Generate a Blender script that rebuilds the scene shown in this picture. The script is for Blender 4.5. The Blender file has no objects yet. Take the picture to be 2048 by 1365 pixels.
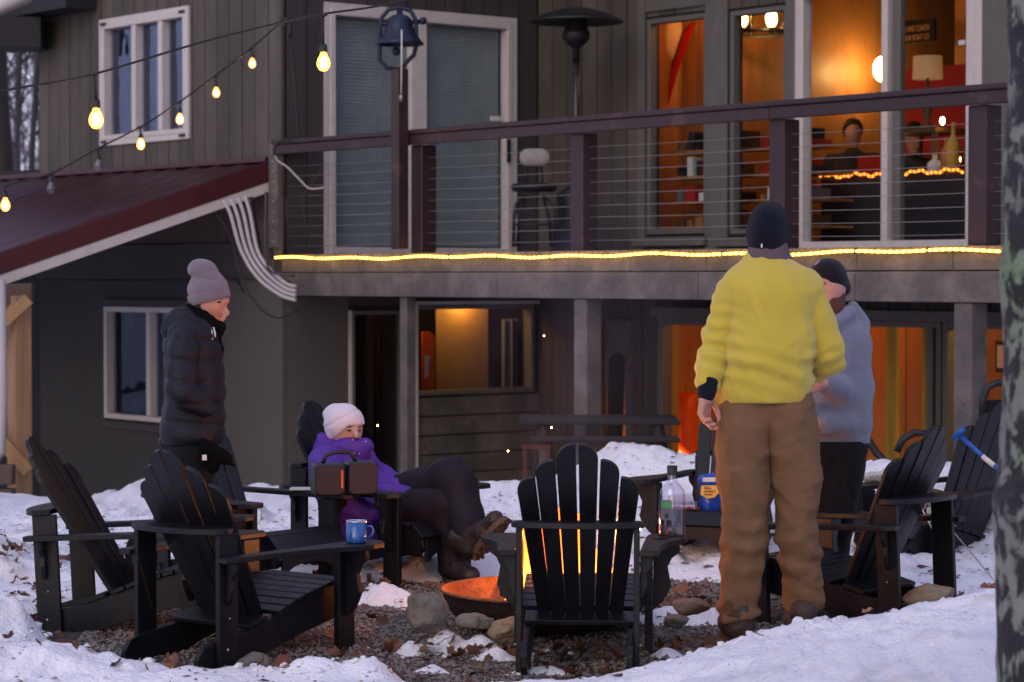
import bpy, math, random
import numpy as np
from mathutils import Matrix, Vector
random.seed(7)
R = math.radians
SC = bpy.context.scene
COL = SC.collection

# ------------------------------------------------------------------ camera, world, sun, exposure
CAMZ, FPX = 1.5, 4835.0
cam_d = bpy.data.cameras.new('camera'); cam = bpy.data.objects.new('camera', cam_d); COL.objects.link(cam)
cam_d.sensor_width = 36.0; cam_d.lens = 85.0; cam_d.clip_start = 0.2; cam_d.clip_end = 500
cam.location = (0, 0, CAMZ); cam.rotation_euler = (R(90 - 1.5), 0, 0)
cam_d.dof.use_dof = True; cam_d.dof.focus_distance = 10.2; cam_d.dof.aperture_fstop = 4.5
SC.camera = cam
SUN_EL, SUN_AZ = 16.0, 205.0           # degrees; light comes from behind the camera, a little to its left
W = bpy.data.worlds.new('World'); SC.world = W; W.use_nodes = True
wn, wl = W.node_tree.nodes, W.node_tree.links
wn.clear()
sky = wn.new('ShaderNodeTexSky'); sky.sky_type = 'NISHITA'; sky.sun_disc = False
sky.sun_elevation = R(SUN_EL); sky.sun_rotation = R(SUN_AZ); sky.air_density = 1.6; sky.dust_density = 3.0; sky.ozone_density = 3.0
tint = wn.new('ShaderNodeMix'); tint.data_type = 'RGBA'; tint.blend_type = 'MIX'; tint.inputs[0].default_value = 0.80
tint.inputs[7].default_value = (1.60, 1.57, 2.48, 1)
bg = wn.new('ShaderNodeBackground'); bg.inputs[1].default_value = 0.09
wo = wn.new('ShaderNodeOutputWorld')
wl.new(sky.outputs[0], tint.inputs[6]); wl.new(tint.outputs[2], bg.inputs[0]); wl.new(bg.outputs[0], wo.inputs[0])
sd = bpy.data.lights.new('sun', 'SUN'); sd.energy = 0.12; sd.angle = R(40); sd.color = (1.0, 0.9, 0.88)
so = bpy.data.objects.new('sun', sd); COL.objects.link(so)
_az, _el = R(SUN_AZ), R(SUN_EL + 24)
_dir = Vector((math.sin(_az) * math.cos(_el), math.cos(_az) * math.cos(_el), math.sin(_el)))
so.rotation_euler = _dir.to_track_quat('Z', 'Y').to_euler(); so.location = (-4, -6, 12)
SC.view_settings.view_transform = 'Standard'; SC.view_settings.look = 'None'
SC.view_settings.exposure = 2.03; SC.view_settings.gamma = 1.0; SC.view_settings.use_curve_mapping = False
SC.cycles.max_bounces = 7; SC.cycles.transparent_max_bounces = 14; SC.cycles.diffuse_bounces = 3
SC.cycles.glossy_bounces = 3; SC.cycles.transmission_bounces = 6; SC.cycles.sample_clamp_indirect = 2.0
SC.cycles.use_denoising = True

# ------------------------------------------------------------------ helpers
def P(px, py, D):                      # point seen at photo pixel (px,py) at distance D in front of the camera
    return np.array([(px - 1024) / FPX * D, D, CAMZ + (556 - py) / FPX * D])

def tag(o, label=None, cat=None, group=None, kind=None):
    if label: o['label'] = label
    if cat: o['category'] = cat
    if group: o['group'] = group
    if kind: o['kind'] = kind
    return o

def thing(name, loc, label, cat, group=None, rot=None):
    o = bpy.data.objects.new(name, None); COL.objects.link(o); o.empty_display_size = 0.1
    o.location = loc
    if rot: o.rotation_euler = rot
    return tag(o, label, cat, group)

def link(name, me, parent=None, local=False, m=None):
    o = bpy.data.objects.new(name, me); COL.objects.link(o)
    if m and not me.materials: me.materials.append(m)
    if parent is not None:
        o.parent = parent
        if not local:                   # the mesh is in world coordinates
            mw = Matrix.Translation(parent.location)
            pp = parent.parent
            o.matrix_parent_inverse = WI.get(parent.name, mw.inverted())
            WI[o.name] = Matrix.Identity(4)
    return o
WI = {}

class MB:                               # collects shapes, then becomes ONE mesh
    def __init__(s): s.v = []; s.f = []; s.sm = []
    def add(s, vs, fs, smooth=False):
        b = len(s.v); s.v.extend([tuple(map(float, q)) for q in vs])
        s.f.extend([tuple(b + i for i in f) for f in fs]); s.sm.extend([smooth] * len(fs)); return s
    def box(s, a, b, M=None):
        (x0, y0, z0), (x1, y1, z1) = a, b
        vs = [(x0,y0,z0),(x1,y0,z0),(x1,y1,z0),(x0,y1,z0),(x0,y0,z1),(x1,y0,z1),(x1,y1,z1),(x0,y1,z1)]
        if M is not None: vs = [tuple(M @ Vector(q)) for q in vs]
        return s.add(vs, [(0,3,2,1),(4,5,6,7),(0,1,5,4),(1,2,6,5),(2,3,7,6),(3,0,4,7)])
    def hbox(s, a0, a1, b0, b1, z0, z1):   # box in the house frame
        vs = [HW(a, b, z) for z in (z0, z1) for a, b in ((a0,b0),(a1,b0),(a1,b1),(a0,b1))]
        return s.add(vs, [(0,1,2,3),(7,6,5,4),(4,5,1,0),(5,6,2,1),(6,7,3,2),(7,4,0,3)])
    def tube(s, pts, r, n=8, cap=True):
        pts = [Vector(p) for p in pts]; rs = r if hasattr(r, '__len__') else [r] * len(pts)
        vs = []; t0 = (pts[1] - pts[0]).normalized()
        up = Vector((0,0,1)) if abs(t0.z) < .9 else Vector((1,0,0)); u = t0.cross(up).normalized()
        for i, p in enumerate(pts):
            t = (pts[min(i+1, len(pts)-1)] - pts[max(i-1, 0)]).normalized()
            u = (u - t * u.dot(t)).normalized(); w = t.cross(u)
            for k in range(n):
                a = 2 * math.pi * k / n; vs.append(p + (u * math.cos(a) + w * math.sin(a)) * rs[i])
        fs = [(i*n+k, i*n+(k+1)%n, (i+1)*n+(k+1)%n, (i+1)*n+k) for i in range(len(pts)-1) for k in range(n)]
        s.add(vs, fs, True)
        if cap:
            b = len(s.v) - len(vs)
            s.f.append(tuple(b + k for k in range(n))[::-1]); s.f.append(tuple(b + (len(pts)-1)*n + k for k in range(n))); s.sm += [False, False]
        return s
    def lathe(s, prof, c=(0,0,0), n=24, M=None):     # prof: (r,z)
        vs = [(c[0]+r*math.cos(2*math.pi*k/n), c[1]+r*math.sin(2*math.pi*k/n), c[2]+z) for r, z in prof for k in range(n)]
        if M is not None: vs = [tuple(M @ Vector(q)) for q in vs]
        fs = [(i*n+k, i*n+(k+1)%n, (i+1)*n+(k+1)%n, (i+1)*n+k) for i in range(len(prof)-1) for k in range(n)]
        return s.add(vs, fs, True)
    def prism(s, poly, x0, x1, M=None, ax=0):        # polygon (u,v) extruded along x (ax 0), z (ax 2), y (ax 1)
        n = len(poly)
        def q(t, u, v): return (t,u,v) if ax == 0 else ((u,v,t) if ax == 2 else (u,t,v))
        vs = [q(x0,u,v) for u,v in poly] + [q(x1,u,v) for u,v in poly]
        if M is not None: vs = [tuple(M @ Vector(w)) for w in vs]
        return s.add(vs, [tuple(range(n))[::-1], tuple(range(n, 2*n))] + [(i,(i+1)%n,n+(i+1)%n,n+i) for i in range(n)])
    def ball(s, c, r, n=12, sc=(1,1,1)):
        prof = [(max(1e-4, math.sin(math.pi*i/n))*r, -math.cos(math.pi*i/n)*r) for i in range(n+1)]
        vs = [(c[0]+q*math.cos(2*math.pi*k/n)*sc[0], c[1]+q*math.sin(2*math.pi*k/n)*sc[1], c[2]+z*sc[2]) for q, z in prof for k in range(n)]
        return s.add(vs, [(i*n+k, i*n+(k+1)%n, (i+1)*n+(k+1)%n, (i+1)*n+k) for i in range(n) for k in range(n)], True)
    def mesh(s, name, m=None):
        me = bpy.data.meshes.new(name); me.from_pydata(s.v, [], s.f)
        me.polygons.foreach_set('use_smooth', s.sm); me.update()
        if m: me.materials.append(m)
        return me
    def build(s, name, m, parent=None, local=False, bevel=0):
        me = s.mesh(name, m)
        if bevel:
            import bmesh
            bm = bmesh.new(); bm.from_mesh(me)
            bmesh.ops.recalc_face_normals(bm, faces=bm.faces)
            ed = [e for e in bm.edges if len(e.link_faces) == 2 and e.calc_face_angle(0) > .6]
            bmesh.ops.bevel(bm, geom=ed, offset=bevel, segments=1, affect='EDGES', profile=.5, clamp_overlap=True)
            bm.to_mesh(me); bm.free()
        return link(name, me, parent, local)

def quickmesh(name, V, F, m, parent=None, smooth=True, local=False):
    me = bpy.data.meshes.new(name)
    V = np.asarray(V, np.float32); F = np.asarray(F, np.int32); k = F.shape[1]
    me.vertices.add(len(V)); me.vertices.foreach_set('co', V.ravel())
    me.loops.add(F.size); me.loops.foreach_set('vertex_index', F.ravel())
    me.polygons.add(len(F)); me.polygons.foreach_set('loop_start', np.arange(0, F.size, k, dtype=np.int32))
    me.polygons.foreach_set('loop_total', np.full(len(F), k, np.int32))
    me.polygons.foreach_set('use_smooth', np.full(len(F), smooth)); me.update(calc_edges=True); me.validate()
    me.materials.append(m)
    return link(name, me, parent, local)

# value noise in numpy
def _h(i, j, k, s):
    n = (i * 374761393 + j * 668265263 + k * 2147483647 + s * 974711) & 0xffffffff
    n = ((n ^ (n >> 13)) * 1274126177) & 0xffffffff
    return ((n ^ (n >> 16)) & 0xffff) / 65535.0
def noise(x, y, z=0.0, s=0):
    x, y, z = np.broadcast_arrays(np.asarray(x, float), np.asarray(y, float), np.asarray(z, float))
    i, j, k = np.floor(x).astype(np.int64), np.floor(y).astype(np.int64), np.floor(z).astype(np.int64)
    u, v, w = x - i, y - j, z - k
    u, v, w = u*u*(3-2*u), v*v*(3-2*v), w*w*(3-2*w)
    r = 0
    for a in (0, 1):
        for b in (0, 1):
            for c in (0, 1):
                r = r + _h(i+a, j+b, k+c, s) * (u if a else 1-u) * (v if b else 1-v) * (w if c else 1-w)
    return r
def fbm(x, y, z=0.0, o=4, s=0, g=.5):
    r, A, t, f = 0, 1., 0., 1.
    for q in range(o):
        r = r + A * noise(np.asarray(x)*f, np.asarray(y)*f, np.asarray(z)*f, s + q); t += A; A *= g; f *= 2.03
    return r / t
def sst(a, b, x):
    t = np.clip((x - a) / (b - a), 0, 1); return t*t*(3-2*t)

# signed-distance bodies meshed with surface nets
RS = [1.0]
def rc(a, b, r1, r2, sq=None):
    return ('c', np.array(a, float), np.array(b, float), r1*RS[0], r2*RS[0], sq)
def el(c, r, Rm=None):
    return ('e', np.array(c, float), np.array(r, float)*RS[0], Rm)
def sdf(prims, X, Y, Z, k):
    p = np.stack([X, Y, Z], -1); d = None
    for q in prims:
        if q[0] == 'c':
            _, a, b, r1, r2, sq = q; pp = p; aa, bb = a, b; sc = 1.0
            if sq is not None:
                ax, fct = np.array(sq[0], float), sq[1]; ax = ax / np.linalg.norm(ax)
                pp = p + ((p - a) @ ax)[..., None] * ax * (1/fct - 1); bb = b + ((b - a) @ ax) * ax * (1/fct - 1); sc = min(1, fct)
            ab = bb - aa; t = np.clip(((pp - aa) @ ab) / max(ab @ ab, 1e-9), 0, 1)
            e = (np.linalg.norm(pp - aa - t[..., None]*ab, axis=-1) - (r1 + (r2 - r1)*t)) * sc
        else:
            _, c, r, Rm = q; pp = p - c
            if Rm is not None: pp = pp @ Rm
            n1 = np.linalg.norm(pp / r, axis=-1); n2 = np.linalg.norm(pp / (r*r), axis=-1) + 1e-9
            e = n1 * (n1 - 1) / n2
        if d is None: d = e
        else:
            hh = np.clip(.5 + .5*(d - e)/k, 0, 1); d = d*(1-hh) + e*hh - k*hh*(1-hh)
    return d
def netmesh(prims, h=.01, k=.03, pad=.04, disp=None, cut=None):
    lo, hi = np.full(3, 1e9), np.full(3, -1e9)
    for q in prims:
        if q[0] == 'c':
            r = max(q[3], q[4]) * max(1, q[5][1] if q[5] is not None else 1)
            for e in (q[1], q[2]): lo = np.minimum(lo, e - r); hi = np.maximum(hi, e + r)
        else:
            r = q[2].max(); lo = np.minimum(lo, q[1] - r); hi = np.maximum(hi, q[1] + r)
    lo -= pad; hi += pad
    ax = [np.arange(lo[i], hi[i] + h, h) for i in range(3)]
    X, Y, Z = np.meshgrid(*ax, indexing='ij')
    F = sdf(prims, X, Y, Z, k)
    if disp is not None:
        nb = np.abs(F) < .06
        F[nb] += disp(X[nb], Y[nb], Z[nb])
    if cut is not None: F = np.maximum(F, cut(X, Y, Z))
    I = F < 0; nx, ny, nz = F.shape
    C = I[:-1,:-1,:-1].astype(np.int8)
    for a in (0,1):
        for b in (0,1):
            for c in (0,1):
                if a+b+c: C = C + I[a:nx-1+a, b:ny-1+b, c:nz-1+c]
    act = (C > 0) & (C < 8); ci = np.argwhere(act)
    idx = np.full(act.shape, -1, np.int64); idx[act] = np.arange(len(ci))
    acc = np.zeros((len(ci), 3)); cnt = np.zeros(len(ci)); cs = [np.array(q) for q in np.ndindex(2,2,2)]
    for p0 in cs:
        for dax in range(3):
            if p0[dax]: continue
            p1 = p0.copy(); p1[dax] = 1
            f0 = F[tuple((ci + p0).T)]; f1 = F[tuple((ci + p1).T)]; m_ = (f0 < 0) != (f1 < 0)
            t = np.where(m_, f0 / np.where(m_, f0 - f1, 1), 0)
            acc += (p0 + t[:, None]*(p1 - p0)) * m_[:, None]; cnt += m_
    V = lo + (ci + acc / cnt[:, None]) * h
    Q = []
    for dax in range(3):
        o1, o2 = [(1,2),(2,0),(0,1)][dax]
        s0 = [slice(1, n-1) for n in F.shape]; s0[dax] = slice(0, F.shape[dax]-1)
        s1 = list(s0); s1[dax] = slice(1, F.shape[dax])
        A, B = I[tuple(s0)], I[tuple(s1)]
        for sgn, mk in ((0, A & ~B), (1, ~A & B)):
            g = np.argwhere(mk) + np.array([0 if q == dax else 1 for q in range(3)])
            if not len(g): continue
            def cell(d1, d2):
                e = g.copy(); e[:, o1] -= d1; e[:, o2] -= d2; return idx[tuple(e.T)]
            q = np.stack([cell(1,1), cell(0,1), cell(0,0), cell(1,0)], 1)
            Q.append(q if not sgn else q[:, ::-1])
    return V, np.concatenate(Q)
def body(name, m, parent, parts, **kw):
    V, F = netmesh(parts, **kw); return quickmesh(name, V, F, m, parent)
def fold(x, y, z, d, fa, fl, amp, s):
    d = np.array(d, float); d /= np.linalg.norm(d); a = np.cross(d, (0.31, .87, .2)); a /= np.linalg.norm(a); b = np.cross(d, a)
    u = x*a[0]+y*a[1]+z*a[2]; v = x*b[0]+y*b[1]+z*b[2]; w = x*d[0]+y*d[1]+z*d[2]
    u = u + .03*noise(x*5, y*5, z*5, s+9)
    n = noise(u*fa, v*fa, w*fl, s); return -amp * ((1 - np.abs(2*n - 1))**2 - .35)

# ------------------------------------------------------------------ materials
def mat(name, col, rough=.6, var=.0, vs=6., bump=0., bs=60., metal=0., spec=.5, stretch=(1,1,1), rnd=.0, sheen=0., col2=None, coord='Object', c2pos=(.45,.62), emis=None, es=0., coat=0.):
    m = bpy.data.materials.new(name); m.use_nodes = True; n, l = m.node_tree.nodes, m.node_tree.links
    b = n['Principled BSDF']; b.inputs['Roughness'].default_value = rough; b.inputs['Metallic'].default_value = metal
    b.inputs['Specular IOR Level'].default_value = spec; b.inputs['Coat Weight'].default_value = coat
    if sheen: b.inputs['Sheen Weight'].default_value = sheen; b.inputs['Sheen Roughness'].default_value = .5
    tc = n.new('ShaderNodeTexCoord'); mp = n.new('ShaderNodeMapping'); l.new(tc.outputs[coord], mp.inputs[0]); mp.inputs['Scale'].default_value = stretch
    base = n.new('ShaderNodeRGB'); base.outputs[0].default_value = (*col, 1); out = base.outputs[0]
    if col2 is not None:
        t = n.new('ShaderNodeTexNoise'); t.inputs['Scale'].default_value = vs; t.inputs['Detail'].default_value = 6; t.inputs['Roughness'].default_value = .62; l.new(mp.outputs[0], t.inputs[0])
        r = n.new('ShaderNodeMapRange'); r.inputs[1].default_value, r.inputs[2].default_value = c2pos; l.new(t.outputs[0], r.inputs[0])
        x = n.new('ShaderNodeMix'); x.data_type = 'RGBA'; l.new(r.outputs[0], x.inputs[0]); l.new(out, x.inputs[6]); x.inputs[7].default_value = (*col2, 1); out = x.outputs[2]
    if var:
        t = n.new('ShaderNodeTexNoise'); t.inputs['Scale'].default_value = vs*1.7; t.inputs['Detail'].default_value = 8; t.inputs['Roughness'].default_value = .65; l.new(mp.outputs[0], t.inputs[0])
        r = n.new('ShaderNodeMapRange'); r.inputs[1].default_value, r.inputs[2].default_value = .25, .75; r.inputs[3].default_value, r.inputs[4].default_value = 1-var, 1+var; l.new(t.outputs[0], r.inputs[0])
        x = n.new('ShaderNodeVectorMath'); x.operation = 'SCALE'; l.new(out, x.inputs[0]); l.new(r.outputs[0], x.inputs['Scale']); out = x.outputs[0]
        r2 = n.new('ShaderNodeMapRange'); r2.inputs[1].default_value, r2.inputs[2].default_value = .3, .7; r2.inputs[3].default_value, r2.inputs[4].default_value = rough*.8, min(1, rough*1.2); l.new(t.outputs[0], r2.inputs[0]); l.new(r2.outputs[0], b.inputs['Roughness'])
    if rnd:
        oi = n.new('ShaderNodeObjectInfo'); r = n.new('ShaderNodeMapRange'); r.inputs[3].default_value, r.inputs[4].default_value = 1-rnd, 1+rnd; l.new(oi.outputs['Random'], r.inputs[0])
        x = n.new('ShaderNodeVectorMath'); x.operation = 'SCALE'; l.new(out, x.inputs[0]); l.new(r.outputs[0], x.inputs['Scale']); out = x.outputs[0]
    l.new(out, b.inputs['Base Color'])
    if bump:
        t = n.new('ShaderNodeTexNoise'); t.inputs['Scale'].default_value = bs; t.inputs['Detail'].default_value = 5; l.new(mp.outputs[0], t.inputs[0])
        q = n.new('ShaderNodeBump'); q.inputs['Strength'].default_value = bump; q.inputs['Distance'].default_value = .02; l.new(t.outputs[0], q.inputs['Height']); l.new(q.outputs[0], b.inputs['Normal'])
    if emis: b.inputs['Emission Color'].default_value = (*emis, 1); b.inputs['Emission Strength'].default_value = es
    return m
def glass(name, refl=.12, tintc=(.9,.93,.95), rough=.02, film=.5, bumpy=0.):
    m = bpy.data.materials.new(name); m.use_nodes = True; n, l = m.node_tree.nodes, m.node_tree.links; n.clear()
    o = n.new('ShaderNodeOutputMaterial'); t = n.new('ShaderNodeBsdfTransparent'); t.inputs[0].default_value = (*tintc, 1)
    g = n.new('ShaderNodeBsdfGlossy'); g.inputs['Roughness'].default_value = rough; g.inputs[0].default_value = (.9,.92,1,1)
    f = n.new('ShaderNodeLayerWeight'); f.inputs[0].default_value = .5; pw = n.new('ShaderNodeMath'); pw.operation = 'POWER'; pw.inputs[1].default_value = 4.0; l.new(f.outputs['Facing'], pw.inputs[0])
    ad = n.new('ShaderNodeMath'); ad.operation = 'MULTIPLY_ADD'; ad.inputs[1].default_value = film; ad.inputs[2].default_value = refl; l.new(pw.outputs[0], ad.inputs[0])
    gm = n.new('ShaderNodeNewGeometry'); iv = n.new('ShaderNodeMath'); iv.operation = 'SUBTRACT'; iv.inputs[0].default_value = 1; l.new(gm.outputs['Backfacing'], iv.inputs[1])
    a = n.new('ShaderNodeMath'); a.operation = 'MULTIPLY'; a.use_clamp = True; l.new(ad.outputs[0], a.inputs[0]); l.new(iv.outputs[0], a.inputs[1])
    if bumpy:
        tx = n.new('ShaderNodeTexNoise'); tx.inputs['Scale'].default_value = 2.2; tc = n.new('ShaderNodeTexCoord'); l.new(tc.outputs['Object'], tx.inputs[0])
        q = n.new('ShaderNodeBump'); q.inputs['Strength'].default_value = bumpy; q.inputs['Distance'].default_value = .05; l.new(tx.outputs[0], q.inputs['Height']); l.new(q.outputs[0], g.inputs['Normal'])
    x = n.new('ShaderNodeMixShader'); l.new(a.outputs[0], x.inputs[0]); l.new(t.outputs[0], x.inputs[1]); l.new(g.outputs[0], x.inputs[2]); l.new(x.outputs[0], o.inputs[0])
    return m
def emit(name, col, s):
    m = bpy.data.materials.new(name); m.use_nodes = True; n, l = m.node_tree.nodes, m.node_tree.links; n.clear()
    o = n.new('ShaderNodeOutputMaterial'); e = n.new('ShaderNodeEmission'); e.inputs[0].default_value = (*col, 1); e.inputs[1].default_value = s; l.new(e.outputs[0], o.inputs[0])
    return m
M = {}
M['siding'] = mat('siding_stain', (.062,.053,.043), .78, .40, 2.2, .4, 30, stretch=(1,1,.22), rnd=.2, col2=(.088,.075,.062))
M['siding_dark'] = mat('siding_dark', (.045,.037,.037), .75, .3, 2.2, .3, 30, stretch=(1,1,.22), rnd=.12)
M['stucco'] = mat('stucco_paint', (.042,.040,.041), .85, .22, 1.3, .25, 90, rnd=.05)
M['stucco_pale'] = mat('stucco_pale', (.082,.073,.067), .85, .18, 1.0, .25, 90)
M['sheath'] = mat('wall_sheathing', (.030,.027,.025), .9)
M['white_trim'] = mat('white_trim', (.52,.48,.46), .5, .10, 6, .05, 40)
M['grey_trim'] = mat('grey_trim', (.105,.098,.090), .6, .2, 5, .1, 40, stretch=(1,1,.3))
M['deck_grey'] = mat('deck_grey_stain', (.088,.078,.076), .7, .35, 3.5, .4, 40, stretch=(1,1,1), rnd=.12, col2=(.135,.120,.114))
M['rail_red'] = mat('rail_oxblood', (.026,.010,.012), .55, .35, 5, .15, 40, rnd=.14, col2=(.055,.026,.028), c2pos=(.58,.68))
M['roof_red'] = mat('roof_red_metal', (.050,.019,.022), .38, .2, 3, metal=.25)
M['rake_red'] = mat('rake_red_metal', (.060,.010,.012), .42, .12, 4, metal=.1)
M['dark_soffit'] = mat('dark_soffit', (.012,.011,.014), .8)
M['post_wood'] = mat('post_wood', (.30,.17,.085), .75, .35, 9, .4, 30, stretch=(1,1,.08), rnd=.12)
M['knotty'] = mat('knotty_fir', (.085,.052,.040), .8, .4, 5, .3, 30, stretch=(1,1,1), rnd=.12)
M['pine'] = mat('pine_panelling', (.36,.15,.045), .5, .3, 5, .1, 30, stretch=(1,1,.15), rnd=.22)
M['pine_dark'] = mat('pine_panelling_dark', (.12,.055,.025), .6, .3, 5, .1, 30, stretch=(1,1,.15), rnd=.3)
M['chair'] = mat('chair_black_poly', (.0055,.0055,.0085), .42, .35, 9, .12, 220, rnd=.2, spec=.30, stretch=(1,1,.4))
M['screw'] = mat('screw_steel', (.5,.48,.46), .35, metal=.9)
M['steel'] = mat('steel_dark', (.06,.06,.065), .4, .2, 8, metal=.7)
M['blackmetal'] = mat('black_metal', (.010,.010,.014), .5, .1, 8, metal=.2)
M['cable'] = mat('steel_cable', (.32,.29,.29), .35, metal=.6)
M['black'] = mat('black_plastic', (.012,.012,.014), .5)
M['wire'] = mat('black_wire', (.010,.009,.010), .6)
M['conduit'] = mat('white_conduit', (.40,.37,.38), .5, .1, 10)
M['glass_warm'] = glass('window_glass_clear', .0, bumpy=.05, film=.25)
M['glass_blind'] = glass('window_glass_blind', .10, bumpy=.08)
M['glass_sky'] = glass('window_glass_sky', .33, (.8,.85,.95), bumpy=.25)
M['glass_dark'] = glass('window_glass_low', .045, (.8,.85,.9), bumpy=.1)
M['blind'] = mat('blind_slat', (.32,.345,.335), .6, .15, 3)
M['room_dark'] = mat('room_dark', (.02,.016,.018), .9)
M['curtain_pale'] = mat('curtain_pale', (.16,.15,.17), .9, .2, 6, stretch=(1,1,.1))
M['curtain_gold'] = mat('curtain_gold', (.62,.36,.06), .9, .25, 8, stretch=(1,1,.12))
M['red_cloth'] = mat('red_cloth', (.35,.012,.012), .8, .2, 6)
M['paper'] = mat('paper', (.65,.63,.60), .8, .1, 8)
M['ink'] = mat('ink', (.03,.03,.035), .8)
M['bulb_glass'] = glass('bulb_glass', .10, (.95,.95,.95))
M['bulb_on'] = emit('bulb_lit', (1, .50, .12), 9)
M['blind_tan'] = mat('roller_blind_tan', (.34,.19,.06), .9, .1, 6)
M['filament'] = emit('bulb_filament', (1, .60, .19), 12)
M['skin'] = mat('skin', (.50,.27,.20), .5, .10, 25, .1, 200)
M['skin2'] = mat('skin_ruddy', (.50,.24,.18), .5, .12, 25, .1, 200)
M['hair'] = mat('hair_dark', (.012,.008,.007), .6, .3, 60, .3, 150)
M['beard'] = mat('beard_red', (.10,.028,.014), .7, .3, 80, .6, 250)
M['eye'] = mat('eye_dark', (.02,.012,.01), .3)
M['lip'] = mat('lip', (.36,.10,.09), .5)
M['fleece'] = mat('fleece_yellow', (.56,.435,.060), .95, .04, 60, .35, 420, spec=.1, sheen=.35)
M['canvas'] = mat('canvas_brown', (.180,.100,.054), .85, .16, 12, .3, 300, spec=.2)
M['navy_knit'] = mat('navy_knit', (.008,.010,.020), .95, .1, 50, .5, 400, spec=.1, sheen=.06)
M['black_knit'] = mat('black_knit', (.007,.006,.009), .9, .1, 50, .3, 400, spec=.2, sheen=.1)
M['gaiter'] = mat('gaiter_plum', (.11,.075,.095), .9, .15, 20, .2, 200)
M['hoodie'] = mat('hoodie_grey', (.20,.205,.27), .95, .13, 90, .4, 400, spec=.1, sheen=.25)
M['black_pants'] = mat('black_trousers', (.0035,.0035,.006), .85, .15, 20, .2, 200, spec=.3)
M['puffer'] = mat('puffer_navy', (.006,.007,.014), .6, .2, 20, .2, 120, spec=.3)
M['fur'] = mat('fur_black', (.004,.004,.005), .95, .2, 80, .9, 260, spec=.1)
M['beanie_grey'] = mat('beanie_grey', (.185,.150,.185), .95, .14, 120, .5, 500, spec=.1, sheen=.3, stretch=(1,1,.25))
M['beanie_white'] = mat('beanie_white', (.74,.66,.72), .95, .06, 90, .35, 400, spec=.1, sheen=.3)
M['purple'] = mat('parka_purple', (.082,.022,.29), .5, .2, 9, .2, 180, spec=.35)
M['plum_pants'] = mat('snow_pants_plum', (.010,.006,.012), .75, .2, 10, .2, 120, spec=.25)
M['boot_brown'] = mat('boot_leather', (.045,.022,.016), .6, .3, 20, .3, 80)
M['boot_dark'] = mat('boot_dark_leather', (.022,.014,.013), .5, .3, 20, .3, 80)
M['sole'] = mat('boot_sole', (.10,.06,.04), .8, .5, 60, .6, 120)
M['mug'] = mat('mug_blue_enamel', (.010,.085,.32), .18, .05, 30, coat=.6)
M['mug_rim'] = mat('mug_rim_steel', (.6,.62,.65), .3, metal=.8)
M['speaker'] = mat('speaker_body', (.012,.012,.014), .5, .1, 20)
M['grille'] = mat('speaker_grille', (.055,.032,.034), .7, .1, 40, .6, 600)
M['orange_print'] = mat('orange_print', (.6,.12,.02), .6)
M['stone'] = mat('stone_grey', (.16,.145,.13), .85, .4, 6, .8, 30, rnd=.2, col2=(.10,.10,.07))
M['stone_tan'] = mat('stone_tan', (.25,.18,.12), .85, .35, 6, .8, 30, rnd=.2)
M['bowl_out'] = mat('bowl_rusted_steel', (.030,.014,.012), .75, .4, 12, .4, 60, metal=.3)
M['rust'] = mat('bowl_rust_inside', (.24,.085,.028), .8, .6, 14, .7, 60)
M['leaf'] = mat('dead_leaf', (.16,.060,.028), .7, .5, 9, .2, 60, col2=(.045,.022,.015))
M['leaf2'] = mat('dead_leaf_tan', (.28,.12,.05), .7, .4, 30, .2, 60, rnd=.3)
M['bark_far'] = mat('bark_far', (.045,.036,.042), .9, .3, 4, .5, 20, stretch=(1,1,.2))
M['log'] = mat('charred_log', (.02,.014,.012), .9, .4, 20, .8, 40)
M['chips'] = mat('bag_blue_foil', (.01,.06,.38), .28, .2, 9, .3, 30, metal=.15)
M['label_gold'] = mat('label_gold', (.75,.42,.09), .6)
M['label_green'] = mat('label_green', (.08,.35,.12), .6)
M['ski_red'] = mat('ski_red', (.65,.008,.01), .3, coat=.3)
M['orange_board'] = mat('snowboard_orange', (.85,.11,.006), .4)
M['blue_plastic'] = mat('blue_plastic', (.01,.09,.42), .4)
M['alu'] = mat('aluminium', (.55,.52,.52), .35, metal=.8)
M['bell'] = mat('bell_blue_black', (.013,.018,.042), .45, .3, 8, .15, 40, metal=.35)
M['lampshade'] = mat('lampshade', (.45,.30,.20), .8, .05, 20, emis=(1,.45,.15), es=.05)
M['ice'] = glass('ice', .2, (.9,.93,.97), .1)

def clear_plastic(name, refl, tr):
    return glass(name, refl, tr, .05, bumpy=.6)
M['clear'] = clear_plastic('clear_plastic', .17, (.84,.81,.86))

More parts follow.
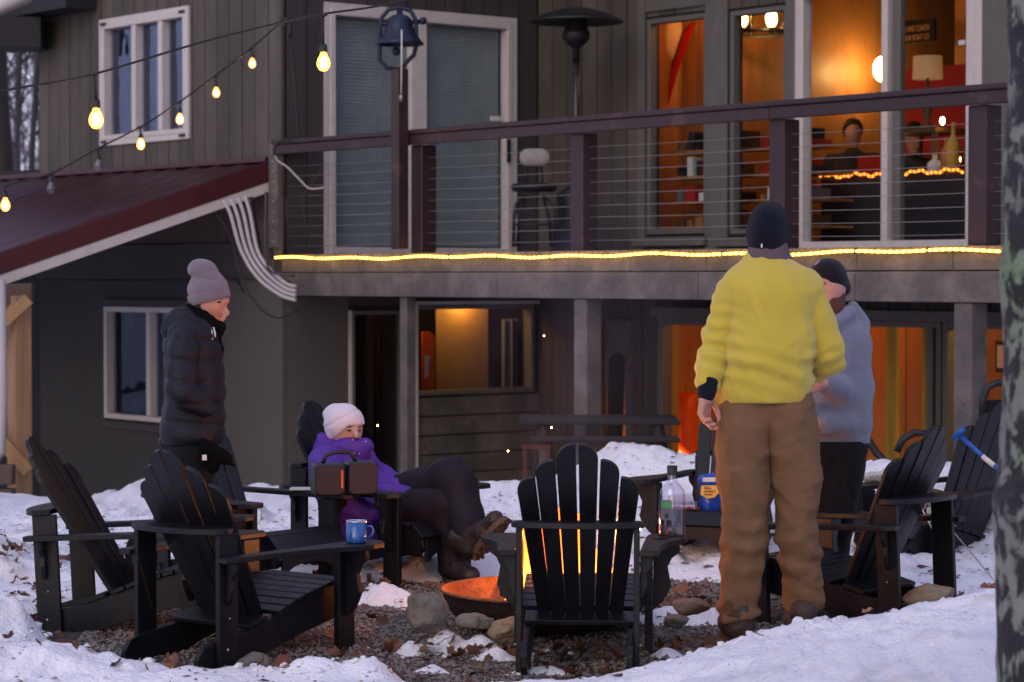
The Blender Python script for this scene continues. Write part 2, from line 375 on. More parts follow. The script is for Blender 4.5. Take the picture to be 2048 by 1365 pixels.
# birch bark: grey-green lichen blotches over black
def birch_mat():
    m = mat('birch_bark', (.165,.18,.155), .9, .35, 4, .0)
    n, l = m.node_tree.nodes, m.node_tree.links; b = n['Principled BSDF']; src = b.inputs['Base Color'].links[0].from_socket
    tc = n.new('ShaderNodeTexCoord'); mp = n.new('ShaderNodeMapping'); mp.inputs['Scale'].default_value = (1,1,.75); l.new(tc.outputs['Object'], mp.inputs[0])
    t = n.new('ShaderNodeTexNoise'); t.inputs['Scale'].default_value = 15; t.inputs['Detail'].default_value = 7; t.inputs['Roughness'].default_value = .62; t.inputs['Distortion'].default_value = .5; l.new(mp.outputs[0], t.inputs[0])
    r = n.new('ShaderNodeValToRGB'); e = r.color_ramp.elements; e[0].position = .47; e[0].color = (0,0,0,1); e[1].position = .55; e[1].color = (1,1,1,1); l.new(t.outputs[0], r.inputs[0])
    x = n.new('ShaderNodeMix'); x.data_type = 'RGBA'; l.new(r.outputs[0], x.inputs[0]); x.inputs[6].default_value = (.014,.012,.016,1); l.new(src, x.inputs[7])
    t2 = n.new('ShaderNodeTexNoise'); t2.inputs['Scale'].default_value = 5; l.new(mp.outputs[0], t2.inputs[0])
    r2 = n.new('ShaderNodeMapRange'); r2.inputs[1].default_value, r2.inputs[2].default_value = .5, .7; l.new(t2.outputs[0], r2.inputs[0])
    y = n.new('ShaderNodeMix'); y.data_type = 'RGBA'; y.blend_type = 'MULTIPLY'; l.new(r2.outputs[0], y.inputs[0]); l.new(x.outputs[2], y.inputs[6]); y.inputs[7].default_value = (.75,1.0,.62,1)
    l.new(y.outputs[2], b.inputs['Base Color'])
    q = n.new('ShaderNodeBump'); q.inputs['Strength'].default_value = .9; q.inputs['Distance'].default_value = .02; l.new(t.outputs[0], q.inputs['Height']); l.new(q.outputs[0], b.inputs['Normal'])
    return m
M['birch'] = birch_mat()

def snow_mat():
    m = mat('snow', (.80,.80,.84), .55, .0, 1)
    n, l = m.node_tree.nodes, m.node_tree.links; b = n['Principled BSDF']
    b.inputs['Subsurface Weight'].default_value = .25; b.inputs['Subsurface Radius'].default_value = (.03,.04,.06); b.inputs['Subsurface Scale'].default_value = .4
    tc = n.new('ShaderNodeTexCoord')
    def nz(sc, lo, hi, det=6, ds=0.):
        t = n.new('ShaderNodeTexNoise'); t.inputs['Scale'].default_value = sc; t.inputs['Detail'].default_value = det; t.inputs['Distortion'].default_value = ds; l.new(tc.outputs['Object'], t.inputs[0])
        r = n.new('ShaderNodeMapRange'); r.inputs[1].default_value, r.inputs[2].default_value = lo, hi; l.new(t.outputs[0], r.inputs[0]); return t, r
    _, dirt = nz(3.1, .54, .70); _, speck = nz(38, .70, .76, 2); _, grey = nz(1.1, .35, .7)
    c = n.new('ShaderNodeMix'); c.data_type = 'RGBA'; l.new(grey.outputs[0], c.inputs[0]); c.inputs[6].default_value = (.74,.75,.80,1); c.inputs[7].default_value = (.86,.85,.88,1)
    d = n.new('ShaderNodeMix'); d.data_type = 'RGBA'; mm = n.new('ShaderNodeMath'); mm.operation = 'MULTIPLY'; mm.inputs[1].default_value = .45; l.new(dirt.outputs[0], mm.inputs[0]); l.new(mm.outputs[0], d.inputs[0]); l.new(c.outputs[2], d.inputs[6]); d.inputs[7].default_value = (.42,.36,.33,1)
    e = n.new('ShaderNodeMix'); e.data_type = 'RGBA'; mk = n.new('ShaderNodeMath'); mk.operation = 'MULTIPLY'; l.new(speck.outputs[0], mk.inputs[0]); _, big = nz(1.7, .45, .62); l.new(big.outputs[0], mk.inputs[1])
    l.new(mk.outputs[0], e.inputs[0]); l.new(d.outputs[2], e.inputs[6]); e.inputs[7].default_value = (.10,.05,.035,1)
    l.new(e.outputs[2], b.inputs['Base Color'])
    t, _ = nz(55, 0, 1, 8); q = n.new('ShaderNodeBump'); q.inputs['Strength'].default_value = .6; q.inputs['Distance'].default_value = .03; l.new(t.outputs[0], q.inputs['Height']); l.new(q.outputs[0], b.inputs['Normal'])
    return m
M['snow'] = snow_mat()
M['soil'] = mat('gravel_soil', (.062,.048,.040), .9, .5, 30, .9, 120, col2=(.15,.12,.10), c2pos=(.5,.68))
M['pebble'] = mat('pebbles', (.17,.142,.125), .8, .7, 55, .2, 60)

# ------------------------------------------------------------------ house frame: a runs along the deck edge (towards right/near), b into the house
OX, OY, TX, TY, NX, NY = -1.939, 20.2, .629, -.777, .777, .629
def HW(a, b, z): return (OX + TX*a + NX*b, OY + TY*a + NY*b, z)
def pa(px, b=0.):
    k = (px - 1024) / FPX; return (OY*k + NY*b*k - OX - NX*b) / (TX - TY*k)
def pb(px, a=0.):
    k = (px - 1024) / FPX; return (OY*k + TY*a*k - OX - TX*a) / (NX - NY*k)
def pz(py, a, b): return CAMZ + (556 - py) / FPX * (OY + TY*a + NY*b)
FLOOR1, FLOOR0 = 1.68, -0.90

# ------------------------------------------------------------------ ground
PIT = (0.15, 10.35)
def hb(x, y): return (x-OX)*NX + (y-OY)*NY
def ha(x, y): return (x-OX)*TX + (y-OY)*TY
def base_h(x, y):
    b = hb(x, y); a = ha(x, y)
    bc = np.interp(a, [-6, -1, 3, 7], [-3.6, -3.3, -2.6, -.90])
    wd = np.interp(a, [3, 7], [1.5, .85]); w = sst(bc - .05, bc + wd, b)
    zc = np.interp(x, [-4.5, -3.0, -2.5, -1.6, -.3, .25, .6, 1.2, 2.3, 3.2, 4.5], [-.25, -.14, .06, .08, .10, .16, .42, .36, .38, .50, .5])
    bump = np.exp(-((b - bc)/np.interp(a, [3, 7], [.75, .48]))**2)*(b < bc) + (b >= bc)
    h = zc * np.clip(bump, 0, 1) * (1-w) - .9*w
    return h + .03*(fbm(x*.8, y*.8, 0, 3, 5) - .5)
def pit_e(x, y):
    dx, dy = (x - PIT[0] + .12) / 1.95, (y - PIT[1] - .0) / 1.50
    return np.sqrt(dx*dx + dy*dy) - 1 + .42*(fbm(x*1.7, y*2.4, 0, 4, 11) - .5)
def lump(x, y, cx, cy, sx, sy, h): return h*np.exp(-((x-cx)/sx)**2 - ((y-cy)/sy)**2)
LUMPS = [(-2.02,9.72,.15,.18,.17),(-2.3,9.5,.25,.2,.06),(-1.72,9.5,.2,.12,.04),(-.72,8.85,.14,.12,.11),(-.50,8.86,.10,.10,.10),(-.95,8.9,.14,.10,.05),
         (-.62,11.15,.17,.13,.11),(-.45,11.1,.2,.1,.04),(-.28,9.78,.08,.10,.13),(-.12,9.72,.09,.09,.11),(-.06,9.52,.13,.06,.085),(-.40,9.62,.09,.06,.10),(.12,9.15,.2,.05,.075),(-.30,9.2,.12,.05,.07),
         (.78,10.6,.32,.16,.11),(.62,9.55,.09,.07,.09),(-.98,10.0,.1,.1,.05),(.62,13.6,.3,.25,.12),(1.0,13.3,.3,.3,.10),(-2.6,12.2,.3,.5,.10),(-1.5,13.6,.5,.3,.10),(-1.05,12.7,.2,.15,.10),
         (1.9,12.6,.5,.5,.08),(-1.85,9.0,.4,.2,.05),(1.75,9.6,.15,.2,.05)]
def snow_h(x, y):
    e = pit_e(x, y)
    th = -.05 + .115*sst(-.10, .28, e)
    th = th + .10*(fbm(x*2.1, y*2.1, 0, 4, 21) - .5)*sst(-.1, .4, e)
    big = 0
    for q in LUMPS: big = big + lump(x, y, *q)
    hm = np.interp(x, [-2.4,-1.3,-1.0,-.6,-.1,.3,.66,1.0,1.35,1.7,2.4,4], [.02,.0,.02,.04,.05,.085,.18,.265,.33,.39,.5,.5])
    wob = .25*(fbm(x*2.2, x*0+3, 0, 3, 31) - .5)
    rw = 1 - sst(8.42, 8.90, y + wob); th = th*(1 - rw); big = big*(1 - .6*rw) + hm*rw
    th = th + big
    rough = np.clip((big*7)*(1 - .55*rw*(1 - sst(8.3, 8.6, y))) + sst(0, .5, e)*.7, 0, 1.3)*(1 - .45*(1 - sst(8.35, 8.62, y)))
    r1 = np.abs(fbm(x*9, y*9, 0, 4, 41) - .5)*2; r2 = fbm(x*24, y*24, 0, 3, 51) - .5
    r3 = np.abs(fbm(x*3.3+7, y*3.3, 0, 4, 44) - .5)*2; th = th + rough*(.060*(.33 - r1) + .030*r2 + .07*(.3 - r3)*sst(.1, .5, e))
    pits = sst(.60, .72, fbm(x*3.2, y*3.2, 0, 3, 61))          # footprints, leaf-melted hollows
    th = th - .05*pits*sst(.1, .4, e)*(1 - sst(.1, .3, big))
    return base_h(x, y) + th
def axis(lo, hi, f0, f1, s):
    mid = np.arange(f0, f1, s); n = 26
    a = f0 - np.cumsum(np.geomspace(s*1.6, 1, n))[::-1]; a = a[a > lo]; b = f1 + np.cumsum(np.geomspace(s*1.6, 1, n)); b = b[b < hi]
    return np.concatenate([[lo], np.linspace(lo, a[0], 14)[1:-1], a, mid, b, np.linspace(b[-1], hi, 14)[1:]])
def grid(fx, xs, ys):
    X, Y = np.meshgrid(xs, ys, indexing='ij'); Z = fx(X, Y); nx, ny = X.shape
    V = np.stack([X, Y, Z], -1).reshape(-1, 3); i = np.arange(nx*ny).reshape(nx, ny)
    F = np.stack([i[:-1,:-1], i[1:,:-1], i[1:,1:], i[:-1,1:]], -1).reshape(-1, 4); return V, F, X, Y
xs = axis(-70, 70, -3.1, 3.2, .017); ys = axis(-20, 140, 8.0, 14.6, .021)
def soil_h(x, y):
    return base_h(x, y) - .004 + .010*(fbm(x*14, y*14, 0, 3, 71) - .5)
V, F, X, Y = grid(snow_h, xs, ys)
dl = (V[:, 2] - soil_h(V[:, 0], V[:, 1]))
keep = (dl[F] > -.012).any(1)
sn = quickmesh('snow_ground', V, F[keep], M['snow']); tag(sn, kind='structure')
xs2 = axis(-70, 70, -3.1, 3.2, .03); ys2 = axis(-20, 140, 8.2, 14.0, .03)
V, F, X, Y = grid(soil_h, xs2, ys2)
so_ = quickmesh('gravel_ground', V, F, M['soil']); tag(so_, kind='structure')
# loose gravel
rng = np.random.default_rng(3)
n = 26000
px_ = rng.uniform(-1.8, 2.1, n*2); py_ = rng.uniform(8.7, 12.0, n*2)
ok = (pit_e(px_, py_) < .35); px_, py_ = px_[ok][:n], py_[ok][:n]; n = len(px_)
gz = soil_h(px_, py_); s = rng.gamma(3., .0019, n) + .003
oc = np.array([(1,0,0),(-1,0,0),(0,1,0),(0,-1,0),(0,0,1),(0,0,-1)], float); of = np.array([(0,2,4),(2,1,4),(1,3,4),(3,0,4),(2,0,5),(1,2,5),(3,1,5),(0,3,5)])
jit = rng.uniform(.55, 1.3, (n, 6, 1)); rot = rng.uniform(0, 6.28, n); c_, s_ = np.cos(rot), np.sin(rot)
Rz = np.stack([np.stack([c_, -s_, 0*c_], -1), np.stack([s_, c_, 0*c_], -1), np.stack([0*c_, 0*c_, .75+0*c_], -1)], 1)
Vp = np.einsum('nij,nkj->nki', Rz, oc[None]*jit) * s[:, None, None] + np.stack([px_, py_, gz + s*.3], -1)[:, None]
Fp = (of[None] + 6*np.arange(n)[:, None, None]).reshape(-1, 3)
gv = quickmesh('gravel', Vp.reshape(-1, 3), Fp, M['pebble'], smooth=False)
tag(gv, 'loose brown gravel spread around the fire bowl', 'gravel', kind='stuff')
def snowz(x, y): return float(max(snow_h(np.array([x]), np.array([y]))[0], soil_h(np.array([x]), np.array([y]))[0]))
# snow clods
def clods(n, pick, smin, smax, seed):
    r = np.random.default_rng(seed); VV, FF = [], []
    mb = MB().ball((0,0,0), 1, 7); bv = np.array(mb.v); bf = [f for f in mb.f]
    for i in range(n):
        x, y = pick(r); sz = r.uniform(smin, smax) * (1 + (r.random() < .12))
        d = 1 + 1.3*(fbm(bv[:,0]*1.3+i*7, bv[:,1]*1.6, bv[:,2]*1.6, 2, 3) - .5)
        v = bv * d[:, None] * sz * np.array([1, 1, .75]) + (x, y, snowz(x, y) + sz*.05)
        FF.append(np.array(bf) + len(bv)*i); VV.append(v)
    return np.concatenate(VV), np.concatenate(FF)
def pick(r):
    c = [( -1.98,9.7,.28,.22),(-.75,8.87,.3,.08),(-.6,11.15,.2,.1),(-.2,9.7,.25,.15),(1.0,8.62,.9,.10),(1.5,8.5,.5,.1),(1.0,13.6,.8,.3),(-2.2,11.5,.6,1.),(-1.5,12.8,.7,.6),(-2.1,8.95,.4,.2)][r.integers(10)]
    return r.normal(c[0], c[2]), r.normal(c[1], c[3])
V, F = clods(420, pick, .004, .016, 5)
tag(quickmesh('snow_clods', V, F, M['snow']), 'small broken lumps of snow lying on the snow banks', 'snow lumps', kind='stuff')
# dead leaves
def leafshape(r, n=1):
    VV, FF = [], []
    k = 14
    for i in range(n):
        s = r.uniform(.016, .036); a = r.uniform(0, 6.28); cu = r.uniform(8, 22)
        ang = np.linspace(0, 2*np.pi, k, endpoint=False); rad = s*(.55 + .45*np.abs(np.cos(ang*2.5)))*(1 - .25*np.cos(ang))
        x = np.cos(ang)*rad; y = np.sin(ang)*rad; z = cu*(x*x*r.uniform(-.5,1.6) + y*y*r.uniform(-.3,1.6))
        v = np.stack([np.append(x, 0), np.append(y, 0), np.append(z, 0)], -1)
        tl = Matrix.Rotation(a, 3, 'Z') @ Matrix.Rotation(r.normal(0, .55), 3, 'X') @ Matrix.Rotation(r.normal(0, .45), 3, 'Y')
        VV.append(v @ np.array(tl).T); FF.append(np.array([(j, (j+1) % k, k) for j in range(k)]) + (k+1)*i)
    return VV, FF
lr = np.random.default_rng(12)
CL = [(-2.45,11.9,.16,.16,26),(-1.75,12.6,.25,.2,34),(-2.3,12.5,.22,.2,22),(-2.15,10.25,.10,.12,26),(-2.35,9.7,.2,.14,14),(-1.3,9.85,.35,.16,34),(-2.1,9.15,.35,.14,30),(-.6,8.95,.35,.06,22),(-2.0,11.2,.4,.3,30),(-.35,9.55,.22,.12,34),(.0,9.62,.2,.1,26),(.35,9.5,.25,.12,10),
      (.72,9.75,.18,.14,26),(.85,10.9,.16,.14,30),(.8,11.2,.2,.2,22),(-.7,11.6,.3,.14,30),(-1.0,12.1,.2,.2,18),(1.62,9.9,.3,.2,20),(.25,9.1,.3,.06,16),(-.9,8.95,.12,.06,8),(-1.1,13.0,.4,.4,16),(1.75,11.3,.4,.4,12),(0.2,10.6,1.2,.9,40)]
VV, FF, off = [], [], 0
for cx, cy, sx, sy, n in CL:
    v_, f_ = leafshape(lr, n)
    for v, f in zip(v_, f_):
        x, y = lr.normal(cx, sx), lr.normal(cy, sy)
        if (x-PIT[0])**2 + (y-PIT[1])**2 < .5**2: continue
        VV.append(v + (x, y, snowz(x, y) + .008 + lr.uniform(0, .02))); FF.append(f - f.min() + off); off += len(v)
tag(quickmesh('leaf_litter', np.concatenate(VV), np.concatenate(FF), M['leaf']), 'curled brown dead leaves gathered in drifts on snow and gravel', 'dead leaves', kind='stuff')
n = 5200; bx0 = lr.uniform(-3, 3, n*3); by0 = lr.uniform(8.4, 15, n*3); mk = fbm(bx0*1.3, by0*1.3, 0, 3, 91) > .47; bx0, by0 = bx0[mk][:n], by0[mk][:n]; n = len(bx0)
bz0 = np.maximum(snow_h(bx0, by0), soil_h(bx0, by0)); sz = lr.gamma(2., .0028, n) + .002
tri = np.array([(1,0,.1),(-.5,.8,.25),(-.6,-.7,.15),(.2,.3,.7)]); an = lr.uniform(0, 6.28, n); ca, sa = np.cos(an), np.sin(an)
R3 = np.stack([np.stack([ca, -sa, 0*ca], -1), np.stack([sa, ca, 0*ca], -1), np.stack([0*ca, 0*ca, 1+0*ca], -1)], 1)
Vd = np.einsum('nij,kj->nki', R3, tri)*(sz[:, None, None]*np.stack([lr.uniform(.6,2.4,n), lr.uniform(.5,1.2,n), 0*an+.8], -1)[:, None]) + np.stack([bx0, by0, bz0 + .001], -1)[:, None]
tag(quickmesh('bark_specks', Vd.reshape(-1, 3), (np.array([(0,1,3),(1,2,3),(2,0,3),(0,2,1)])[None] + 4*np.arange(n)[:, None, None]).reshape(-1, 3), M['leaf'], smooth=False), 'tiny dark bits of bark and leaf peppering the snow', 'debris', kind='stuff')
# individual leaves on the snow bank in the foreground
for (px, py, D, lab) in [(95,1168,12.3,'brown maple leaf lying on snow by the wooden porch post'),(1735,1345,8.35,'long brown smear of a leaf frozen into the front snow bank'),(1522,1326,8.35,'small dark red leaf standing on the front snow bank'),
                         (1978,1282,8.3,'orange brown leaf on the snow beside the lichen covered trunk'),(1868,1182,9.9,'shiny rust red leaf propped on stones under the right chair'),(1305,1072,0,None)]:
    if lab is None: continue
    p = P(px, py, D); v_, f_ = leafshape(lr, 1); v = v_[0]*1.1 + (p[0], p[1], snowz(p[0], p[1]) + .02)
    tag(quickmesh('fallen_leaf', v, f_[0], M['leaf2']), lab, 'leaf', 'single leaves lying on the snow')
# twigs
tw = MB()
for i in range(60):
    c = [(-2.3,9.9),(-2.0,10.3),(-1.3,12.6),(-1.2,13.2),(.8,11.1),(1.3,11.5),(-.3,9.55),(1.5,9.6)][lr.integers(8)]
    x, y = lr.normal(c[0], .18), lr.normal(c[1], .15); z = snowz(x, y); a = lr.uniform(0, 6.28); L = lr.uniform(.04, .14); e_ = lr.uniform(.0, .9)
    p1 = (x + math.cos(a)*L*.5, y + math.sin(a)*L*.5, z + .01 + e_*L*.4); p2 = (x + math.cos(a+.3)*L, y + math.sin(a+.3)*L, z + .01 + e_*L)
    tw.tube([(x, y, z), p1, p2], [.0022, .0018, .001], 4)
tag(tw.build('twigs', M['bark_far']), 'thin bare twigs sticking out of the snow and leaves', 'twigs', kind='stuff')

# ------------------------------------------------------------------ house
house = thing('house', HW(0, .05, FLOOR0), 'dark stained timber house with red roofed porch, white windows and lit rooms', 'house')
def hb_(name, m, *boxes, parent=house, bevel=0):
    mb = MB()
    for q in boxes: mb.hbox(*q)
    return mb.build(name, M[m], parent, bevel=bevel)
wb = .05
# window / door openings (a or b ranges and heights), read off the photograph
wL = (pa(214, wb), pa(381, wb), 2.775, 3.845)              # upper left window, on plane b = wb
wl0 = (pa(216, wb), pa(416, wb), .195, 1.235)              # lower left window
dA = (pb(655), pb(1019), FLOOR1 + .02, FLOOR1 + 2.10)      # sliding door on plane a = 0
lA1 = (pb(698), pb(806), FLOOR0, 1.22)                     # lower dark door, plane a = 0
lA2 = (pb(824), 2.72, .47, 1.262)                          # lower window, plane a = 0
WB = 2.80
w1 = (pa(1297, WB), pa(1418, WB), pz(470, 1.6, WB), pz(40, 1.6, WB))
w2 = (pa(1463, WB), pa(1578, WB), pz(470, 2.5, WB), pz(22, 2.7, WB))
dB = (pa(1597, WB), pa(1955, WB), FLOOR1 + .02, FLOOR1 + 2.12)
lB0 = (pa(1190, WB), pa(1272, WB), -.05, 1.15)
lB1 = (pa(1322, WB), pa(1600, WB), FLOOR0, 1.17)
lB2 = (pa(1610, WB), pa(1890, WB), FLOOR0, 1.17)
lB3 = (pa(1893, WB), pa(2046, WB), FLOOR0, 1.17)
TOP = 5.3
def siding(kind, plane, u0, u1, z0, z1, holes, m, wdt=.2, gap=.012, t=.022, name='siding_board', vert=True, parent=house):
    """boards on a wall plane; kind 'b' = plane of constant b (u is a), 'a' = plane of constant a (u is b)"""
    if vert:
        n = max(1, round((u1-u0)/wdt)); w = (u1-u0)/n; rows = [(u0+i*w+gap/2, u0+(i+1)*w-gap/2, z0, z1) for i in range(n)]
    else:
        n = max(1, round((z1-z0)/wdt)); w = (z1-z0)/n; rows = [(u0, u1, z0+i*w+gap/2, z0+(i+1)*w-gap/2) for i in range(n)]
    out = []
    for (a, b, c, d) in rows:
        pcs = [(a, b, c, d)]
        for (h0, h1, k0, k1) in holes:
            nx = []
            for (p, q, r, s) in pcs:
                if q <= h0 or p >= h1 or s <= k0 or r >= k1: nx.append((p, q, r, s)); continue
                if p < h0: nx.append((p, h0, r, s))
                if q > h1: nx.append((h1, q, r, s))
                mp, mq = max(p, h0), min(q, h1)
                if r < k0: nx.append((mp, mq, r, k0))
                if s > k1: nx.append((mp, mq, k1, s))
            pcs = nx
        for (p, q, r, s) in pcs:
            if q-p < .015 or s-r < .015: continue
            mb = MB(); j = random.uniform(0, .005)
            if kind == 'b': mb.hbox(p, q, plane - t - j, plane - .002, r, s)
            else: mb.hbox(plane + .002, plane + t + j, p, q, r, s)
            out.append(mb.build(name, M[m], parent))
    return out
def wallbox(kind, plane, u0, u1, z0, z1, holes, m='sheath', th=.12, name='wall'):
    us = sorted({u0, u1, *[h for q in holes for h in q[:2]]}); mb = MB()
    us = [u for u in us if u0 <= u <= u1]
    for a, b in zip(us[:-1], us[1:]):
        c = (a+b)/2; hs = sorted([(q[2], q[3]) for q in holes if q[0] < c < q[1]]); z = z0
        for k0, k1 in hs + [(z1, z1)]:
            if k0 > z + 1e-4:
                if kind == 'b': mb.hbox(a, b, plane, plane + th, z, k0)
                else: mb.hbox(plane - th, plane, a, b, z, k0)
            z = max(z, k1)
    return mb.build(name, M[m], house)
AL = -6.0
ALv = pa(85, wb)
wallbox('b', wb, ALv, 0, FLOOR0, TOP, [wL, wl0])
wallbox('a', 0, wb + .121, WB + .12, FLOOR0, TOP, [dA, lA1, lA2])
wallbox('b', WB, .001, 9.5, FLOOR0, TOP, [w1, w2, dB, lB0, lB1, lB2, lB3, (pa(1305, WB), pa(1420, WB), 3.93, 4.5)])
hb_('wall', 'sheath', (ALv - .0, ALv + .12, wb + .121, 9, FLOOR0, TOP))
hb_('wall', 'sheath', (9.5, 9.62, WB, 9, FLOOR0, TOP)); hb_('wall', 'sheath', (ALv, 9.62, 9.0, 9.12, FLOOR0, TOP))
siding('b', wb, ALv, -.005, 2.50, TOP, [(wL[0]-.01, wL[1]+.01, wL[2]-.01, wL[3]+.01)], 'siding', .205)
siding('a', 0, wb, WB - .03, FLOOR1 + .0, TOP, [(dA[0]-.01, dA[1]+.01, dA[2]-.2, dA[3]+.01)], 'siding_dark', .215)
hT = [(w1[0]-.02, w1[1]+.02, w1[2]-.02, w1[3]+.02), (w2[0]-.02, w2[1]+.02, w2[2]-.02, w2[3]+.02), (dB[0]-.01, dB[1]+.01, dB[2]-.2, dB[3]+.01), (pa(1305, WB)-.02, pa(1420, WB)+.02, 3.91, 4.52)]
siding('b', WB, .03, 9.5, FLOOR1, TOP, hT, 'siding', .20)
# lower walls
hb_('panel', 'stucco', (ALv, wl0[0]-.003, wb-.03, wb-.004, FLOOR0, 1.485), bevel=.003)
hb_('panel', 'stucco', (wl0[0], wl0[1], wb-.03, wb-.004, 1.25, 1.485), bevel=.003); hb_('panel', 'stucco', (wl0[0], wl0[1], wb-.03, wb-.004, FLOOR0, .18), bevel=.003)
hb_('panel', 'stucco_pale', (wl0[1]+.003, .03, wb-.03, wb-.004, FLOOR0, 1.485), bevel=.003)
hb_('corner_board', 'stucco_pale', (-.10, .032, wb-.05, wb-.031, FLOOR0, 2.0)); hb_('corner_board', 'siding', (-.13, .035, wb-.055, wb-.026, 2.2, TOP))
hb_('band_board', 'siding_dark', (ALv, -.12, wb-.065, wb-.005, 1.487, 1.80), bevel=.004)
hb_('band_board', 'knotty', (ALv, -.12, wb-.045, wb-.005, 1.803, 2.35), bevel=.004)
hb_('panel', 'stucco_pale', (.004, .034, wb, lA1[0]-.03, FLOOR0, 1.34)); hb_('panel', 'siding_dark', (.004, .036, lA1[0]-.028, WB-.03, 1.265, 1.66))
siding('a', 0, lA2[0]-.10, WB - .03, FLOOR0, .455, [], 'deck_grey', .162, .014, .04, 'plank', False)
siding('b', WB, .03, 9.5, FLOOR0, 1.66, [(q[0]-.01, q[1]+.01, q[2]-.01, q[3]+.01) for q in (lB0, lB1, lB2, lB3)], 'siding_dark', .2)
# roof slab and eaves
hb_('roof', 'dark_soffit', (ALv - .6, 10.2, 1.4, 9.7, TOP + .002, TOP + .25), (ALv - .6, .6, -.55, 1.398, TOP + .002, TOP + .25))
hb_('eave', 'dark_soffit', (pa(85, wb) - .3, pa(205, wb) - .03, -.30, wb - .04, 4.00, 4.45))
MB().box(tuple(P(-90, 96, 23.0)), tuple(P(84, 36, 23.0) + (0,.6,0))).build('eave', M['dark_soffit'], house)
mb = MB(); p0, p1 = P(-60, 42, 21.5), P(60, -8, 21.5); mb.tube([p0, p1], .075, 4); mb.build('fascia', M['white_trim'], house)

def framed(kind, plane, op, parts, frame='white_trim', fw=.055, proud=.05, glassm='glass_warm', name='window', bars=(), glass_in=.03):
    """window or door in an opening; bars: (u position, width, material, proud)"""
    u0, u1, z0, z1 = op
    def bx(mb, a, b, c, d, p0, p1):
        if kind == 'b': mb.hbox(a, b, plane - p1, plane - p0, c, d)
        else: mb.hbox(plane + p0, plane + p1, a, b, c, d)
    mb = MB(); bx(mb, u0, u0+fw, z0, z1, -.06, proud); bx(mb, u1-fw, u1, z0, z1, -.06, proud); bx(mb, u0+fw, u1-fw, z1-fw, z1, -.06, proud); bx(mb, u0+fw, u1-fw, z0, z0+fw, -.06, proud)
    fr = mb.build(name, M[frame], house, bevel=.006)
    edges = [u0+fw] + [q for u, w, *_ in bars for q in (u - w/2, u + w/2)] + [u1-fw]
    for (u, w, mm, pr) in bars:
        mb = MB(); bx(mb, u-w/2+.001, u+w/2-.001, z0+fw+.001, z1-fw-.001, -.05, pr); mb.build('mullion', M[mm], fr, bevel=.004)
    for i in range(0, len(edges), 2):
        mb = MB(); bx(mb, edges[i]+.001, edges[i+1]-.001, z0+fw+.001, z1-fw-.001, -glass_in-.004, -glass_in); mb.build('pane', M[glassm], fr)
    return fr
def m_(kind, plane, u): return u
wlo = wL; s1 = pa(277, wb); s2 = pa(330, wb)
fL = framed('b', wb, wL, None, glassm='glass_sky', fw=.045, bars=((s1, .075, 'white_trim', .045), (s2, .075, 'white_trim', .045)))
mb = MB(); u0, u1, z0, z1 = wL; e_ = .05
for q in ((u0-e_, u0, z0-e_, z1+e_), (u1, u1+e_, z0-e_, z1+e_), (u0, u1, z1, z1+e_), (u0, u1, z0-e_, z0)): mb.hbox(q[0], q[1], wb-.045, wb-.02, q[2], q[3])
mb.build('casing', M['white_trim'], fL)
for (u, z) in ((u0+.0, z1+.0), (u1-.09, z1), (u0, z0-.02), (u1-.09, z0-.02)):        # little corner brackets of the old shutters
    MB().hbox(u, u+.09, wb-.062, wb-.052, z-.01, z+.015).build('bracket', M['blackmetal'], fL)
framed('b', wb, wl0, None, glassm='glass_dark', frame='white_trim', fw=.05, bars=((pa(303, wb), .07, 'white_trim', .04),), name='window')
MB().hbox(wl0[0]+.02, wl0[1]+.02, wb-.07, wb-.03, 1.24, 1.30).build('head_trim', M['siding_dark'], house)
MB().hbox(wl0[0]+.02, wl0[1]+.02, wb-.07, wb-.03, .11, .17).build('sill', M['siding_dark'], house)
hb_('curtain', 'curtain_pale', (wl0[0]+.62, wl0[1]-.05, wb+.10, wb+.13, .25, 1.2))
hb_('curtain', 'curtain_pale', (pa(277, wb)+.05, pa(330, wb)-.3, wb+.16, wb+.18, 2.8, 3.8))
hb_('room_wall', 'room_dark', (ALv+.13, -.13, wb+.95, wb+1.0, FLOOR0, 1.5), (ALv+.13, -.13, wb+.95, wb+1.0, 2.2, 5.0))
# sliding door A with blinds
bA = pb(835)
fA = framed('a', 0, dA, None, glassm='glass_blind', fw=.06, name='sliding_door', bars=((bA, .17, 'white_trim', .03),))
MB().hbox(.03, .045, dA[0]-.05, dA[1]+.05, dA[3], dA[3]+.045).build('casing', M['white_trim'], fA)
MB().hbox(.03, .045, dA[0]-.055, dA[0]-.004, dA[2], dA[3]).build('casing', M['white_trim'], fA); MB().hbox(.03, .045, dA[1]+.004, dA[1]+.05, dA[2], dA[3]).build('casing', M['white_trim'], fA)
MB().hbox(.052, .075, dA[1]-.075, dA[1]-.045, FLOOR1+.85, FLOOR1+1.06).build('handle', M['black'], fA)
MB().hbox(.0, .02, dA[1]-.22, dA[1]-.11, FLOOR1+1.22, FLOOR1+1.26).build('sticker', M['paper'], fA)
mb = MB(); z = dA[2] + .08
while z < dA[3] - .08:
    mb.hbox(-.085, -.075, dA[0]+.08, bA-.06, z, z+.027); mb.hbox(-.085, -.075, bA+.06, dA[1]-.08, z, z+.027); z += .031
tag(mb.build('blind', M['blind'], house), kind='stuff')
hb_('blind_backing', 'blind', (-.11, -.10, dA[0]+.05, dA[1]-.05, dA[2]+.05, dA[3]-.05))
